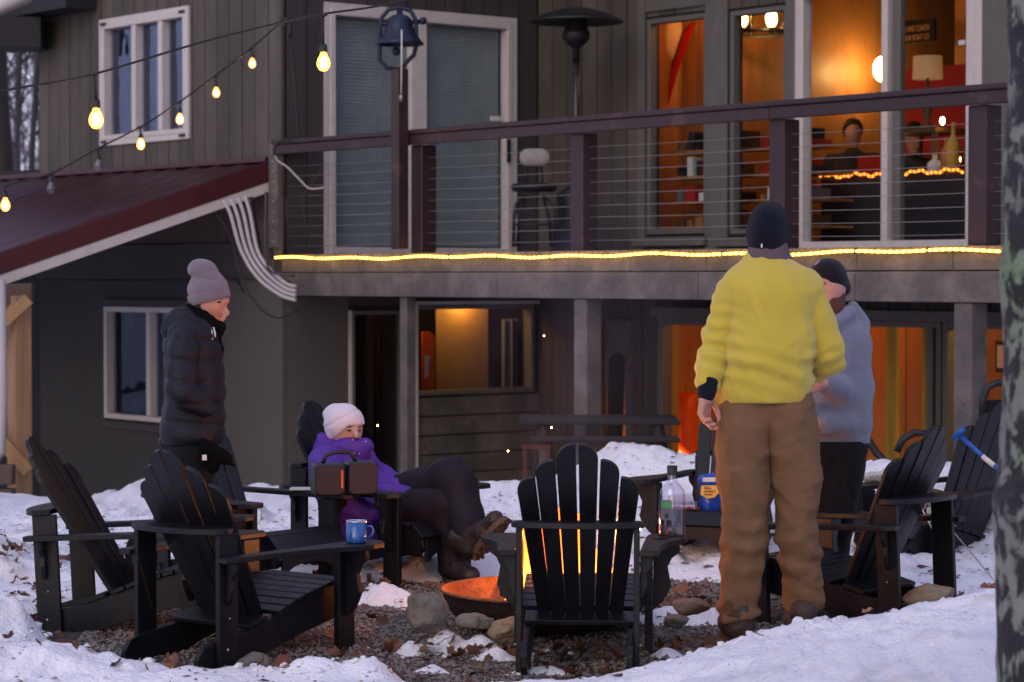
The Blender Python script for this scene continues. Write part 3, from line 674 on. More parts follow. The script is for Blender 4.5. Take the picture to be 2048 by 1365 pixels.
# windows and door on the right wall
framed('b', WB, w1, None, frame='grey_trim', fw=.045, proud=.03)
framed('b', WB, w2, None, frame='grey_trim', fw=.045, proud=.03)
framed('b', WB, (pa(1305, WB), pa(1420, WB), 3.93, 4.5), None, frame='grey_trim', fw=.04, proud=.03)
for u0_, u1_ in ((pa(1283, WB), pa(1297, WB)), (pa(1419, WB), pa(1462, WB)), (pa(1579, WB), pa(1596, WB))):
    hb_('post_board', 'grey_trim', (u0_, u1_, WB-.06, WB-.028, FLOOR1, 4.9), bevel=.004)
hb_('header_board', 'grey_trim', (pa(1297, WB), pa(1418, WB), WB-.05, WB-.024, 3.77, 3.91), bevel=.004)
hb_('window_sill', 'grey_trim', (pa(1283, WB), pa(1425, WB), WB-.11, WB-.062, w1[2]-.10, w1[2]-.03), (pa(1445, WB), pa(1580, WB), WB-.11, WB-.062, w2[2]-.10, w2[2]-.03), bevel=.004)
uB = pa(1774, WB)
fB = framed('b', WB, dB, None, glassm='glass_warm', fw=.085, name='sliding_door', bars=((uB, .065, 'white_trim', .045), (pa(1791, WB)+.01, .075, 'grey_trim', .01)))
MB().hbox(dB[0]-.07, dB[0]-.003, WB-.05, WB-.027, dB[2], dB[3]+.05).build('casing', M['white_trim'], fB); MB().hbox(dB[1]+.003, dB[1]+.07, WB-.05, WB-.027, dB[2], dB[3]+.05).build('casing', M['white_trim'], fB)
MB().hbox(dB[1]-.14, dB[1]-.08, WB-.065, WB-.052, FLOOR1+1.55, FLOOR1+1.585).build('door_lock', M['alu'], fB)
hb_('corner_board', 'grey_trim', (dB[1]+.08, dB[1]+.42, WB-.06, WB-.026, FLOOR1, TOP), bevel=.004)
# lower doors
framed('a', 0, lA1, None, frame='grey_trim', fw=.035, glassm='glass_dark', name='door', proud=.045)
MB().hbox(.03, .05, lA1[0]-.03, lA1[0]-.002, FLOOR0, lA1[3]).build('door_casing', M['white_trim'], house)
framed('a', 0, lA2, None, frame='grey_trim', fw=.04, glassm='glass_dark', proud=.05)
MB().hbox(.05, .075, lA2[0]-.03, lA2[0]+.012, FLOOR0, lA2[3]+.02).hbox(.05, .075, lA2[0], WB-.04, lA2[3]+.003, lA2[3]+.03).build('door_casing', M['white_trim'], house)
framed('b', WB, lB0, None, frame='siding_dark', fw=.03, glassm='glass_dark', proud=.03)
framed('b', WB, lB1, None, frame='grey_trim', fw=.07, glassm='glass_warm', name='sliding_door', bars=((pa(1500, WB), .07, 'grey_trim', .04),))
framed('b', WB, lB2, None, frame='grey_trim', fw=.05, glassm='glass_warm', name='sliding_door', bars=((pa(1866, WB), .06, 'grey_trim', .04),))
framed('b', WB, lB3, None, frame='grey_trim', fw=.05, glassm='glass_warm', name='sliding_door')
hb_('header_board', 'grey_trim', (pa(1322, WB)-.05, 9.4, WB-.075, WB-.052, 1.17, 1.25), bevel=.004)

# ---- rooms behind the glass
def pines(kind, plane, u0, u1, z0, z1, m, w=.2):
    siding(kind, plane, u0, u1, z0, z1, [], m, w, .008, .015, 'pine_board')
RB = 6.3
hb_('floor', 'pine_dark', (.05, 9.45, WB+.125, 8.9, FLOOR1-.12, FLOOR1)); hb_('ceiling', 'pine_dark', (.05, 9.45, WB+.125, 8.9, 4.5, 4.6))
hb_('floor', 'pine_dark', (.05, 9.45, WB+.125, 8.9, FLOOR0-.1, FLOOR0+.001)); hb_('ceiling', 'pine', (.05, 9.45, WB+.125, 8.9, 1.45, 1.55))
pines('b', RB, 1.9, 7.2, FLOOR1, 4.5, 'pine'); pines('b', RB+.3, 7.2, 9.45, FLOOR1, 4.5, 'pine_dark')
pines('b', 3.75, .9, pa(1405, 3.75)+.5, FLOOR1, 4.5, 'pine', .17)
hb_('room_wall', 'pine', (.75, .8, WB+.13, 8.9, FLOOR0, 4.5)); hb_('room_wall', 'pine', (9.3, 9.35, WB+.13, 8.9, FLOOR0, 4.5))
pines('b', 4.7, 1.0, 9.3, FLOOR0, 1.45, 'pine', .22)
hb_('room_wall', 'room_dark', (-.13-1.3, -.13-1.25, .2, WB, FLOOR0, 1.4)); hb_('room_wall', 'room_dark', (-1.3, -.13, WB+.3, WB+.35, FLOOR0, 1.4), (-1.3, -.13, .18, .2, FLOOR0, 1.4))
hb_('room_wall', 'room_dark', (-1.3, -.14, 1.30, 1.335, FLOOR0, 1.4))  # added partition, keeps the blind's light off the dark door
# curtains below
def drape(name, m, kind, plane, u0, u1, z0, z1, amp=.025, wl=.09, parent=house, top=None):
    n = max(8, int((u1-u0)/.012)); mb = MB(); vs = []
    for i in range(n+1):
        u = u0 + (u1-u0)*i/n; o = amp*math.sin(u*2*math.pi/wl) + .4*amp*math.sin(u*31)
        for z in (z0, z1):
            vs.append(HW(u, plane+o, z) if kind == 'b' else HW(plane+o, u, z))
    mb.add(vs, [(2*i, 2*i+2, 2*i+3, 2*i+1) for i in range(n)], True)
    return mb.build(name, M[m], parent)
drape('curtain', 'curtain_gold', 'b', WB+.35, pa(1768, WB+.35), pa(1800, WB+.35), FLOOR0, 1.15)
drape('curtain', 'curtain_gold', 'b', WB+.35, pa(1846, WB+.35), pa(1866, WB+.35), FLOOR0, 1.15)
drape('curtain', 'curtain_gold', 'b', WB+.35, pa(1335, WB+.35), pa(1352, WB+.35), FLOOR0, 1.15)
drape('roller_blind', 'blind_tan', 'a', -.32, pb(872, -.32), pb(976, -.32), .1, 1.22, .0, .12)
drape('curtain', 'curtain_pale', 'a', -.30, pb(1003, -.3), pb(1034, -.3), .1, 1.12, .03, .09)
drape('curtain', 'curtain_pale', 'a', -.4, pb(752, -.4), pb(762, -.4), -.3, 1.15, .02, .07)
# parted pale curtain in the small window
k0, k1 = lB0[0]+.04, lB0[1]-.04; mid = (k0+k1)/2 + .02; bq = WB+.10
mb = MB()
for poly in ([(k0,1.12),(mid+.12,1.12),(mid+.02,.75),(k0+.14,.45),(k0,.42)], [(mid+.12,1.12),(k1,1.12),(k1,.42),(k1-.1,.50),(mid+.02,.75)]):
    vs = [HW(u, bq + .01*math.sin(i*2), z) for i, (u, z) in enumerate(poly)] + [HW(u, bq+.012 + .01*math.sin(i*2), z) for i, (u, z) in enumerate(poly)]
    k = len(poly); mb.add(vs, [tuple(range(k)), tuple(range(k, 2*k))[::-1]] + [(i, (i+1)%k, k+(i+1)%k, k+i) for i in range(k)])
mb.build('curtain', mat('curtain_beige', (.20,.17,.13), .9, .1, 6), house)

# ---- lit lamps and added fill lights inside
def plight(name, loc, e, r=.06, col=(1,.40,.10), parent=None):
    d = bpy.data.lights.new(name, 'POINT'); d.energy = e; d.shadow_soft_size = r; d.color = col
    o = bpy.data.objects.new(name, d); COL.objects.link(o); o.location = loc
    return o
ch = thing('chandelier', HW(pa(1510, 4.3), 4.3, 3.72), 'iron ring chandelier with two glowing bulbs seen through the tall window', 'chandelier')
cc = HW(pa(1518, 4.3), 4.3, pz(72, pa(1518, 4.3), 4.3))
MB().lathe([(.26,0),(.28,.0),(.28,.035),(.26,.035),(.26,0)], cc, 32).build('ring', M['blackmetal'], ch)
for i in range(5):
    a = i*2*math.pi/5 + .5; q = (cc[0]+.27*math.cos(a), cc[1]+.27*math.sin(a), cc[2]+.03)
    MB().lathe([(.028,0),(.03,.02),(.014,.03),(.012,.06)], q, 10).build('lamp_holder', M['blackmetal'], ch)
    if i in (0, 3) : pass
    MB().tube([q, (cc[0], cc[1], cc[2]+.75)], .006, 5).build('chain', M['steel'], ch)
for px in (1483, 1541):
    a_ = pa(px, 4.12); q = HW(a_, 4.12, pz(60, a_, 4.12))
    MB().ball((q[0], q[1], q[2]+.09), .048, 10, (1,1,1.7)).build('bulb', M['filament'], ch)
    MB().lathe([(.02,-.04),(.028,-.02),(.028,.02),(.02,.02)], q, 10).build('lamp_holder', M['blackmetal'], ch)
plight('chandelier_light', (cc[0], cc[1]-.05, cc[2]+.15), 2.8, .03)
sc_ = thing('wall_lamp', HW(pa(1764, RB-.12), RB-.12, 3.3), 'bright round wall lamp glowing at the edge of the door panel', 'wall lamp')
q = HW(pa(1762, RB-.14), RB-.14, pz(140, pa(1762, RB-.14), RB-.14)); MB().ball(q, .085, 12, (1,1,1.4)).build('globe', M['filament'], sc_)
MB().hbox(pa(1762,RB-.14)-.05, pa(1762,RB-.14)+.05, RB-.03, RB-.016, FLOOR1+1.45, FLOOR1+1.75).build('back_plate', M['blackmetal'], sc_)
plight('wall_lamp_light', (q[0]-.05, q[1]-.12, q[2]), 1.8, .03, (1,.50,.14))
plight('ski_room_light', HW(1.7, 3.35, 3.95), 5.5, .03, (1,.36,.06))
plight('lower_room_light', HW(6.0, 3.75, 1.38), 11, .03, (1,.60,.12)); plight('lower_room_light', HW(2.6, 3.8, 1.38), 5, .03, (1,.32,.05))
plight('blind_fill', HW(-.2, 2.15, 1.32), 3.2, .02, (1,.48,.12)); plight('curtain_gap_fill', HW((lB0[0]+lB0[1])/2-.05, WB+.6, -.25), 5, .02, (1,.5,.12))  # added fill lights, no lamp there: one for the blind, one the curtain gap
plight('snowboard_fill', HW(-.145, 1.50, 1.31), 2.6, .02, (1,.5,.15)); plight('dining_light', HW(7.2, 4.6, 4.3), 1.2, .03)  # first light added to brighten the snowboard, hidden above the window
# lampshade table lamp
tl_ = thing('table_lamp', HW(pa(1853, 4.2), 4.2, FLOOR1+.7), 'table lamp with wide drum shade in front of a red sofa back', 'lamp')
q = HW(pa(1853, 4.2), 4.2, pz(160, pa(1853, 4.2), 4.2)); MB().lathe([(.125,0),(.12,.19)], q, 28).build('shade', M['lampshade'], tl_)
MB().lathe([(.0,-.42),(.07,-.42),(.07,-.40),(.02,-.36),(.045,-.25),(.05,-.16),(.015,-.08),(.012,.05)], q, 16).build('stem', M['pine_dark'], tl_)
tb = thing('side_table', HW(pa(1853, 4.2), 4.2, FLOOR1), 'dark side table under the drum shade lamp', 'table')
MB().hbox(pa(1853,4.2)-.3, pa(1853,4.2)+.3, 3.95, 4.45, pz(160, pa(1853, 4.2), 4.2)-.46, pz(160, pa(1853, 4.2), 4.2)-.423).build('top', M['pine_dark'], tb)
for i in (-1, 1):
    for j in (4.0, 4.4): MB().hbox(pa(1853,4.2)+i*.26-.02, pa(1853,4.2)+i*.26+.02, j-.02, j+.02, FLOOR1+.001, pz(160, pa(1853, 4.2), 4.2)-.462).build('leg', M['pine_dark'], tb)
def hthing(name, label, cat, m, *boxes, group=None):
    mb = MB()
    for q in boxes: mb.hbox(*q)
    return tag(mb.build(name, M[m], bevel=.01), label, cat, group)
a5 = pa(1798, 5.2); a6 = pa(1960, 5.2)
hthing('sofa', 'red upholstered sofa back behind the drum lamp shade', 'sofa', 'red_cloth', (a5-.1, a6+.2, 5.15, 5.35, FLOOR1, pz(142, a5, 5.2)), (a5-.1, a6+.2, 4.75, 5.148, FLOOR1, FLOOR1+.9))
a5 = pa(1530, 5.3); hthing('red_cabinet', 'dark red panelled cabinet behind the chandelier window', 'cabinet', 'red_cloth', (a5, a5+.36, 5.3, 5.6, FLOOR1, pz(142, a5, 5.3)))
a5 = pa(1466, 5.0); hthing('wall_paper_sheet', 'pale paper sheet pinned behind the second tall window', 'paper', 'paper', (a5, pa(1510, 5.0), 5.0, 5.01, pz(222, a5, 5.0), pz(170, a5, 5.0)))
a5 = pa(1980, 4.55); pf = thing('picture_frame', HW(a5, 4.6, .9), 'black framed bright picture on the lower room wall beside the trunk', 'picture')
MB().hbox(a5, a5+.24, 4.62, 4.66, pz(745, a5, 4.6), pz(682, a5, 4.6)).build('frame', M['black'], pf); MB().hbox(a5+.025, a5+.215, 4.612, 4.619, pz(741, a5, 4.6)+.02, pz(686, a5, 4.6)-.02).build('print', M['paper'], pf)
# sign in the upper room
sg = thing('wall_sign', HW(pa(1800, 5.9), 5.9, 3.9), 'dark sign with two lines of yellow capitals behind the sliding door', 'sign')
a5 = pa(1796, 5.9); a6 = pa(1856, 5.9); zt = pz(52, a5, 5.9); zb = pz(84, a5, 5.9)
MB().hbox(a5-.04, a6+.06, 5.9, 5.93, zb-.03, zt+.03).build('board', M['room_dark'], sg)
def text(name, s, m, size, loc, xdir, up, parent, extr=.001, align='LEFT', w=None):
    c = bpy.data.curves.new('t', 'FONT'); c.body = s; c.size = size; c.extrude = extr; c.align_x = align
    o = bpy.data.objects.new('t', c); COL.objects.link(o); dg = bpy.context.evaluated_depsgraph_get(); me = bpy.data.meshes.new_from_object(o.evaluated_get(dg)); bpy.data.objects.remove(o)
    x = Vector(xdir).normalized(); y = Vector(up).normalized(); z = x.cross(y)
    if w:
        xs_ = [v.co.x for v in me.vertices]; k = w / max(1e-6, max(xs_) - min(xs_))
        for v in me.vertices: v.co.x *= k
    Mx = Matrix((x, y, z)).transposed().to_4x4(); Mx.translation = Vector(loc); me.transform(Mx); me.name = name; me.materials.clear(); me.materials.append(m)
    return link(name, me, parent)
gold = mat('sign_gold', (.75,.5,.18), .6)
for i, s_t in enumerate(('YOU AND COACH', 'IN OUR BOAT CO')):
    q = HW(a5, 5.892, zt - .075 - i*.085); text('lettering', s_t, gold, .075, q, (TX, TY, 0), (0,0,1), sg, w=(a6-a5))
# bar counter with warm rope light
hthing('bar_counter', 'dark bar counter running across the dining room behind the sliding door', 'counter', 'room_dark', (pa(1640, 3.6), 9.2, 3.6, 4.1, FLOOR1, pz(356, pa(1700, 3.6), 3.6)))
rp = []
for i in range(90):
    a_ = pa(1640, 3.57) + (pa(1926, 3.57) - pa(1640, 3.57))*i/89; rp.append(HW(a_, 3.56, pz(352, pa(1700,3.6), 3.6) + .012*math.sin(i*.33) + .008*math.sin(i*.9)))
def rope_mat(name, col, s, per):
    m = emit(name, col, s); n, l = m.node_tree.nodes, m.node_tree.links; e = [q for q in n if q.type == 'EMISSION'][0]
    tc = n.new('ShaderNodeTexCoord'); sx = n.new('ShaderNodeVectorMath'); sx.operation = 'DOT_PRODUCT'; sx.inputs[1].default_value = (TX, TY, 0); l.new(tc.outputs['Object'], sx.inputs[0])
    a = n.new('ShaderNodeMath'); a.operation = 'MULTIPLY'; a.inputs[1].default_value = 2*math.pi/per; l.new(sx.outputs['Value'], a.inputs[0])
    b = n.new('ShaderNodeMath'); b.operation = 'SINE'; l.new(a.outputs[0], b.inputs[0])
    r = n.new('ShaderNodeMapRange'); r.inputs[1].default_value = -1; r.inputs[3].default_value = s*.28; r.inputs[4].default_value = s*1.5; l.new(b.outputs[0], r.inputs[0]); l.new(r.outputs[0], e.inputs[1]); return m
tag(MB().tube(rp, .011, 6).build('counter_rope_light', rope_mat('rope_orange', (1,.25,.03), .8, .045)), 'dim orange rope light along the indoor bar counter', 'rope light')
# people at the table, bottles, candles
def head_shoulders(px, py, b, lab, col):
    a_ = pa(px, b); z = pz(py, a_, b); q = HW(a_, b, z); t = thing('person', (q[0], q[1], FLOOR1), lab, 'person')
    body('body', M['skin'], t, [el(q, (.075,.09,.115)), rc((q[0],q[1],q[2]-.08), (q[0],q[1],q[2]-.2), .04, .045), rc((q[0]-.17,q[1]+.1,q[2]-.29), (q[0]+.17,q[1]-.1,q[2]-.29), .05, .05), el((q[0],q[1],q[2]-.5),(.17,.12,.28))], h=.016, k=.04)
    body('jumper', M[col], t, [rc((q[0]-.18,q[1]+.1,q[2]-.26), (q[0]+.18,q[1]-.1,q[2]-.26), .085, .085), el((q[0],q[1],q[2]-.2),(.085,.085,.08)), el((q[0],q[1],q[2]-.55),(.22,.16,.36)), rc((q[0]+.2,q[1]-.1,q[2]-.34),(q[0]+.25,q[1]-.25,q[2]-.62),.055,.05), rc((q[0]-.2,q[1]+.1,q[2]-.34),(q[0]-.25,q[1]-.1,q[2]-.62),.055,.05)], h=.018, k=.05)
    body('hair', M['hair'], t, [el((q[0]+.0,q[1]+.02,q[2]+.03), (.095,.110,.115))], h=.014, k=.02, cut=lambda X, Y, Z: -(Z - q[2] - .02 + (Y - q[1])*.9))
head_shoulders(1705, 268, 4.9, 'diner with a pale round face behind the left door pane', 'room_dark')
head_shoulders(1826, 277, 4.4, 'dark haired diner in dark jumper behind the right door pane', 'puffer')
ctop = pz(356, pa(1700, 3.6), 3.6)
def bottle_mb(c, r, h, n=18):
    return MB().lathe([(0.001,0),(r,0),(r,h*.55),(r*.85,h*.64),(r*.32,h*.76),(r*.30,h*.95),(r*.36,h*.955),(r*.36,h),(.001,h)], c, n)
for px, r, h, lab, m in ((1905, .055, .42, 'tall amber bottle on the bar counter near the right door jamb', 'curtain_gold'), (1868, .06, .17, 'short cream jar on the bar counter', 'paper'), (1890, .045, .30, 'slim brown bottle on the bar between jar and amber bottle', 'pine')):
    a_ = pa(px, 3.85); tag(bottle_mb(HW(a_, 3.85, ctop+.001), r, h).build('bottle', M[m]), lab, 'bottle', 'bottles on the indoor bar')
for px, py, lab in ((1800, 272, 'small bright candle flame beside the dark haired diner'), (1883, 243, 'small bright bulb hanging right of the dark haired diner'), (1915, 320, 'tiny bright tea light at the right end of the bar')):
    a_ = pa(px, 4.0); tag(MB().ball(HW(a_, 4.0, pz(py, a_, 4.0)), .02, 8, (1,1,1.6)).build('candle_light', M['filament']), lab, 'light', 'small lights in the dining room')
# ski on the wall and shelf clutter in first window
sk = thing('ski_pair', HW(pa(1340, 3.6), 3.6, 2.2), 'red skis leaning on the pine wall behind the first tall window', 'skis')
for d, nm in ((0, 'ski'), (.05, 'ski')):
    pts = [(1385-d*90, 50), (1374-d*90, 64), (1359-d*70, 110), (1344-d*60, 157), (1331-d*50, 205), (1326-d*50, 240), (1323-d*50, 290)]
    wd = [.035, .048, .048, .042, .036, .036, .036]; mb = MB(); vs = []
    for (px, py), w in zip(pts, wd):
        a_ = pa(px, 3.66+d); z = pz(py, a_, 3.66+d); vs += [HW(a_-w, 3.66+d, z-.01), HW(a_+w, 3.66+d, z+.01), HW(a_+w, 3.675+d, z+.01), HW(a_-w, 3.675+d, z-.01)]
    fs = []
    for i in range(len(pts)-1):
        b_ = 4*i; fs += [(b_, b_+1, b_+5, b_+4), (b_+1, b_+2, b_+6, b_+5), (b_+2, b_+3, b_+7, b_+6), (b_+3, b_, b_+4, b_+7)]
    fs += [(0,3,2,1), tuple(range(4*len(pts)-4, 4*len(pts)))]; mb.add(vs, fs); mb.build(nm, M['ski_red' if d == 0 else 'black'], sk)
hthing('windowsill_towel', 'white folded towel hung below the rail line in the first tall window', 'towel', 'paper', (pa(1336, WB+.12), pa(1446, WB+.12)-.35, WB+.10, WB+.14, 2.80, 2.845))
ctr = 0
for (wq, n_) in ((w1, 4), (w2, 4)):
    sh = thing('shelf_unit', HW(wq[0], WB+.4, FLOOR1), 'cluttered shelves seen through the %s tall window' % ('left' if wq is w1 else 'right'), 'shelves')
    for k in range(4):
        z = wq[2]+.05 + k*.22; MB().hbox(wq[0]-.1, wq[1]+.05, WB+.35, WB+.7, z, z+.02).build('shelf', M['pine'], sh)
        x = wq[0]-.05
        while x < wq[1]-.08:
            w_ = random.uniform(.05, .13); MB().hbox(x, x+w_, WB+.38, WB+.6, z+.021, z+.02+random.uniform(.05, .17)).build('stored_item', M[random.choice(['pine_dark', 'room_dark', 'red_cloth', 'paper', 'pine', 'black', 'curtain_pale'])], sh); x += w_ + random.uniform(.01, .05)
# lower room contents
sb = thing('snowboard', HW(-.18, pb(858, -.18), .3), 'bright orange snowboard with white print standing in the lower window', 'snowboard')
b0_, b1_ = pb(845, -.17), pb(871, -.17); z0_, z1_ = pz(788, -.17, 1.5), pz(664, -.17, 1.5)
prof = []
for i in range(25):
    t = i/24; zz = z0_ + (z1_-z0_)*t; e_ = min(1, (min(t, 1-t)/.10))**.5; prof.append((b1_ - (b1_-b0_)*.0 - (1-e_)*.07 - .012*math.sin(t*math.pi), zz))
poly = [(b0_, z0_)] + prof + [(b0_, z1_)]
vs = [HW(-.17, u, z) for u, z in poly] + [HW(-.185, u, z) for u, z in poly]; k = len(poly)
MB().add(vs, [tuple(range(k)), tuple(range(k, 2*k))[::-1]] + [(i, (i+1)%k, k+(i+1)%k, k+i) for i in range(k)]).build('deck_board', M['orange_board'], sb)
for i, (zc_, s_) in enumerate(((.60, .05), (.505, .035), (.44, .035), (.37, .035), (.30, .03))):
    zz = z0_ + (z1_-z0_)*zc_*.95; w_ = s_*1.1
    MB().hbox(-.169, -.166, b0_+.025, b0_+.025+w_, zz-s_*.7, zz+s_*.4).build('print', M['paper'], sb)
sb2 = thing('dark_snowboard', HW(lB0[0]+.25, WB+.06, .2), 'dark rounded snowboard standing behind the small lower window', 'snowboard')
def rboard(cx, w_, z0__, z1__, b, m, t, lean=0):
    pl = []
    for i in range(21):
        a = math.pi*i/20; pl.append((cx + lean + math.cos(a)*w_/2, z1__ - w_/2 + math.sin(a)*w_/2))
    pl += [(cx - w_/2, z0__), (cx + w_/2, z0__)]
    k = len(pl); vs = [HW(u, b, z) for u, z in pl] + [HW(u, b+.015, z) for u, z in pl]
    return MB().add(vs, [tuple(range(k)), tuple(range(k, 2*k))[::-1]] + [(i, (i+1)%k, k+(i+1)%k, k+i) for i in range(k)]).build('deck_board', m, t)
rboard(pa(1228, WB+.05), .20, lB0[2]+.05, pz(706, 1.0, WB+.05), WB+.05, M['black'], sb2, .03)
sb3 = thing('white_snowboard', HW(lB0[1]-.1, WB+.06, .2), 'short pale board with a dark letter A behind the small lower window', 'snowboard')
rboard(pa(1261, WB+.07), .14, lB0[2]+.05, pz(726, 1.4, WB+.07), WB+.07, M['curtain_pale'], sb3)
q = HW(pa(1261, WB+.07)-.035, WB+.066, pz(752, 1.4, WB+.07)); text('lettering', 'A', M['ink'], .11, q, (TX,TY,0), (0,0,1), sb3)
a_ = pa(1372, 3.6)
dr = thing('orange_jacket', HW(a_, 3.6, -.3), 'vivid orange jacket hanging in the lit lower doorway', 'jacket')
qq = HW(a_, 3.6, .35); body('torso', M['orange_board'], dr, [rc((qq[0]-.06,qq[1],qq[2]+.08),(qq[0]+.06,qq[1],qq[2]+.08),.05,.05), rc((qq[0],qq[1],qq[2]),(qq[0],qq[1],qq[2]-.35),.09,.11), rc((qq[0]-.1,qq[1],qq[2]+.05),(qq[0]-.13,qq[1],qq[2]-.35),.04,.035)], h=.02, k=.04)
MB().tube([HW(a_, 3.6, .43), HW(a_, 3.6, .55)], .004, 5).build('hook', M['steel'], dr)
# ------------------------------------------------------------------ porch at the left
porch = thing('porch', HW(-1, -2.3, -.5), 'lean-to porch with dark red ribbed metal roof and white edge board', 'porch')
ux = 2.95
pr0, pr1 = -.165, -9.0
def pz_roof(b): return 2.47 + (b - wb)*(.785/2.49)      # falls away from the wall as b goes negative
mb = MB(); vs = []
nrib = int((pr0 - pr1)/.046)
bL = [wb-.035, -1.4, -2.95]
for i in range(nrib+1):
    a_ = pr0 + (pr1 - pr0)*i/nrib; o = [0, .012, .002, .014][i % 4] if i % 8 else .03
    for b_ in bL: vs.append(HW(a_, b_, pz_roof(b_) + o))
fs = [(3*i+j, 3*i+j+1, 3*i+j+4, 3*i+j+3) for i in range(nrib) for j in range(2)]
mb.add(vs, fs); mb.build('roof_sheet', M['roof_red'], porch)
def slab(name, m, a0, a1, zt, zb, parent=porch, b0=wb-.04, b1=-2.97):
    vs = [HW(a, b, pz_roof(b)+z) for z in (zb, zt) for a, b in ((a0,b0),(a1,b0),(a1,b1),(a0,b1))]
    return MB().add(vs, [(0,1,2,3),(7,6,5,4),(4,5,1,0),(5,6,2,1),(6,7,3,2),(7,4,0,3)]).build(name, M[m], parent, bevel=.003)
slab('rake_trim', 'rake_red', pr0+.002, pr0+.03, .028, -.145)
slab('fascia', 'white_trim', pr0-.03, pr0+.022, -.147, -.235)
slab('underlay', 'dark_soffit', pr1, pr0-.032, -.03, -.16)
MB().hbox(pr1, pr0+.01, wb-.09, wb-.035, 2.475, 2.515).build('flashing', M['rake_red'], porch)
for a_ in (-1.2, -2.4, -3.6, -4.8): slab('rafter', 'knotty', a_-.02, a_+.02, -.165, -.32)
MB().hbox(-9.5, ALv-.01, .5, .6, -1.2, 2.6).build('dark_backing', M['dark_soffit'], porch)  # added dark sheet, stands in for the shadowy gap under the porch
pp = HW(-.62, -2.3, 0)
def post(name, x, y, z0, z1, w, m, parent, bv=.006):
    Mx = Matrix.Translation((x, y, 0)) @ Matrix.Rotation(math.atan2(TY, TX), 4, 'Z')
    return MB().box((-w/2,-w/2,z0), (w/2,w/2,z1), Mx).build(name, M[m], parent, bevel=bv)
q = P(38, 800, 18.7); post('post', q[0], q[1], -.75, 1.36, .145, 'post_wood', porch)
def timber(A, B, w, t, m, nm):          # square-cut timber between two points, t thick towards the camera
    A, B = Vector(A), Vector(B); d = (B-A).normalized(); n_ = Vector((0,1,0)); n_ = (n_ - d*n_.dot(d)).normalized(); u = d.cross(n_)
    vs = [p + u*a*w/2 + n_*b*t/2 for p in (A, B) for a, b in ((-1,-1),(1,-1),(1,1),(-1,1))]
    return MB().add([tuple(v) for v in vs], [(0,1,2,3),(7,6,5,4),(0,4,5,1),(1,5,6,2),(2,6,7,3),(3,7,4,0)]).build(nm, M[m], porch, bevel=.004)
M['new_timber'] = mat('new_timber', (.34,.19,.075), .7, .2, 8, .2, 30, stretch=(1,1,.2))
timber(P(-120, 590, 18.7), P(66, 588, 18.7), .16, .10, 'knotty', 'beam')
for (A, B) in (((58, 598), (-70, 716)), ((55, 945), (-70, 800))): timber(P(A[0], A[1], 18.56), P(B[0], B[1], 18.56), .095, .04, 'new_timber', 'brace')
MB().tube([P(2, 560, 18.3), P(4, 800, 18.3), P(0, 905, 18.3), P(-14, 925, 18.3)], .037, 10).build('downspout', M['conduit'], porch)
for i in range(5):
    z = -.78 + i*.18; b0 = P(-40, 0, 18.2); MB().box((b0[0]-.1, b0[1]-.07, z), (b0[0]+.25, b0[1]+.07, z+.15)).build('timber_block', M['knotty'], porch, bevel=.008)

# ------------------------------------------------------------------ deck
deck = thing('deck', HW(3.8, 0, FLOOR0), 'raised grey timber deck with dark red rail and steel cable infill', 'deck')
DE = 8.6
hb2 = lambda name, m, *bx, bevel=.004: hb_(name, m, *bx, parent=deck, bevel=bevel)
hb2('decking', 'deck_grey', (.05, DE, .05, WB-.08, 1.62, 1.662))
for i in range(58):
    a0 = .04 + i*.148; MB().hbox(a0, a0+.14, -.035, .30, 1.664, 1.69).build('deck_board', M['deck_grey'], deck)
joins = [-.17, pa(727), pa(1000), pa(1260), pa(1413), pa(1713), pa(1905), DE]
joins2 = [.05, pa(997), pa(1400), pa(1713), DE]
for i in range(len(joins)-1): hb2('fascia_board', 'deck_grey', (joins[i]+.002, joins[i+1]-.002, .0, .03, 1.545, 1.662), bevel=.003)
for i in range(len(joins2)-1): hb2('beam_board', 'deck_grey', (joins2[i]+.002, joins2[i+1]-.002, -.02, .05, 1.352, 1.538), bevel=.004)
hb2('joist', 'dark_soffit', *[(k*.8+.4, k*.8+.44, .06, WB-.1, 1.45, 1.615) for k in range(11)])
hb2('soffit', 'dark_soffit', (.1, DE, .06, WB-.1, 1.40, 1.445))
for px in (806, 1160, 1925): 
    a_ = pa(px, 0)
    w_ = .045 if px == 806 else .07; hb2('support_post', 'deck_grey', (a_-w_, a_+w_, .0, w_*2.05, FLOOR0, 1.35), bevel=.006)
hb2('support_post', 'deck_grey', (-.125, .0, -.03, .04, 1.75, 2.62))
for i in range(10):
    z = 1.80 + i*.083; q = HW(-.045, -.035, z); MB().ball(q, .011, 8).build('cable_end', M['cable'], deck)
for px in (845, 1165, 1565, 1965):
    a_ = pa(px, .06); hb2('rail_post', 'rail_red', (a_-.07, a_+.07, .0, .145, 1.692, 2.525), bevel=.006)
rj = [-.04, pa(818)-.03, pa(1545), DE]
for i in range(3):
    hb2('top_rail', 'rail_red', (rj[i]+.002, rj[i+1]-.002, -.045, -.003, 2.525, 2.605), (rj[i]+.002, rj[i+1]-.002, -.06, .16, 2.607, 2.642), bevel=.006)
for i in range(9):
    z = 1.765 + i*.083
    pts = []
    for k in range(33):
        a_ = DE*k/32; pts.append(HW(a_, .07, z - .006*math.sin(math.pi*((a_/2.0) % 1))))
    MB().tube(pts, .0021, 5).build('cable', M['cable'], deck)
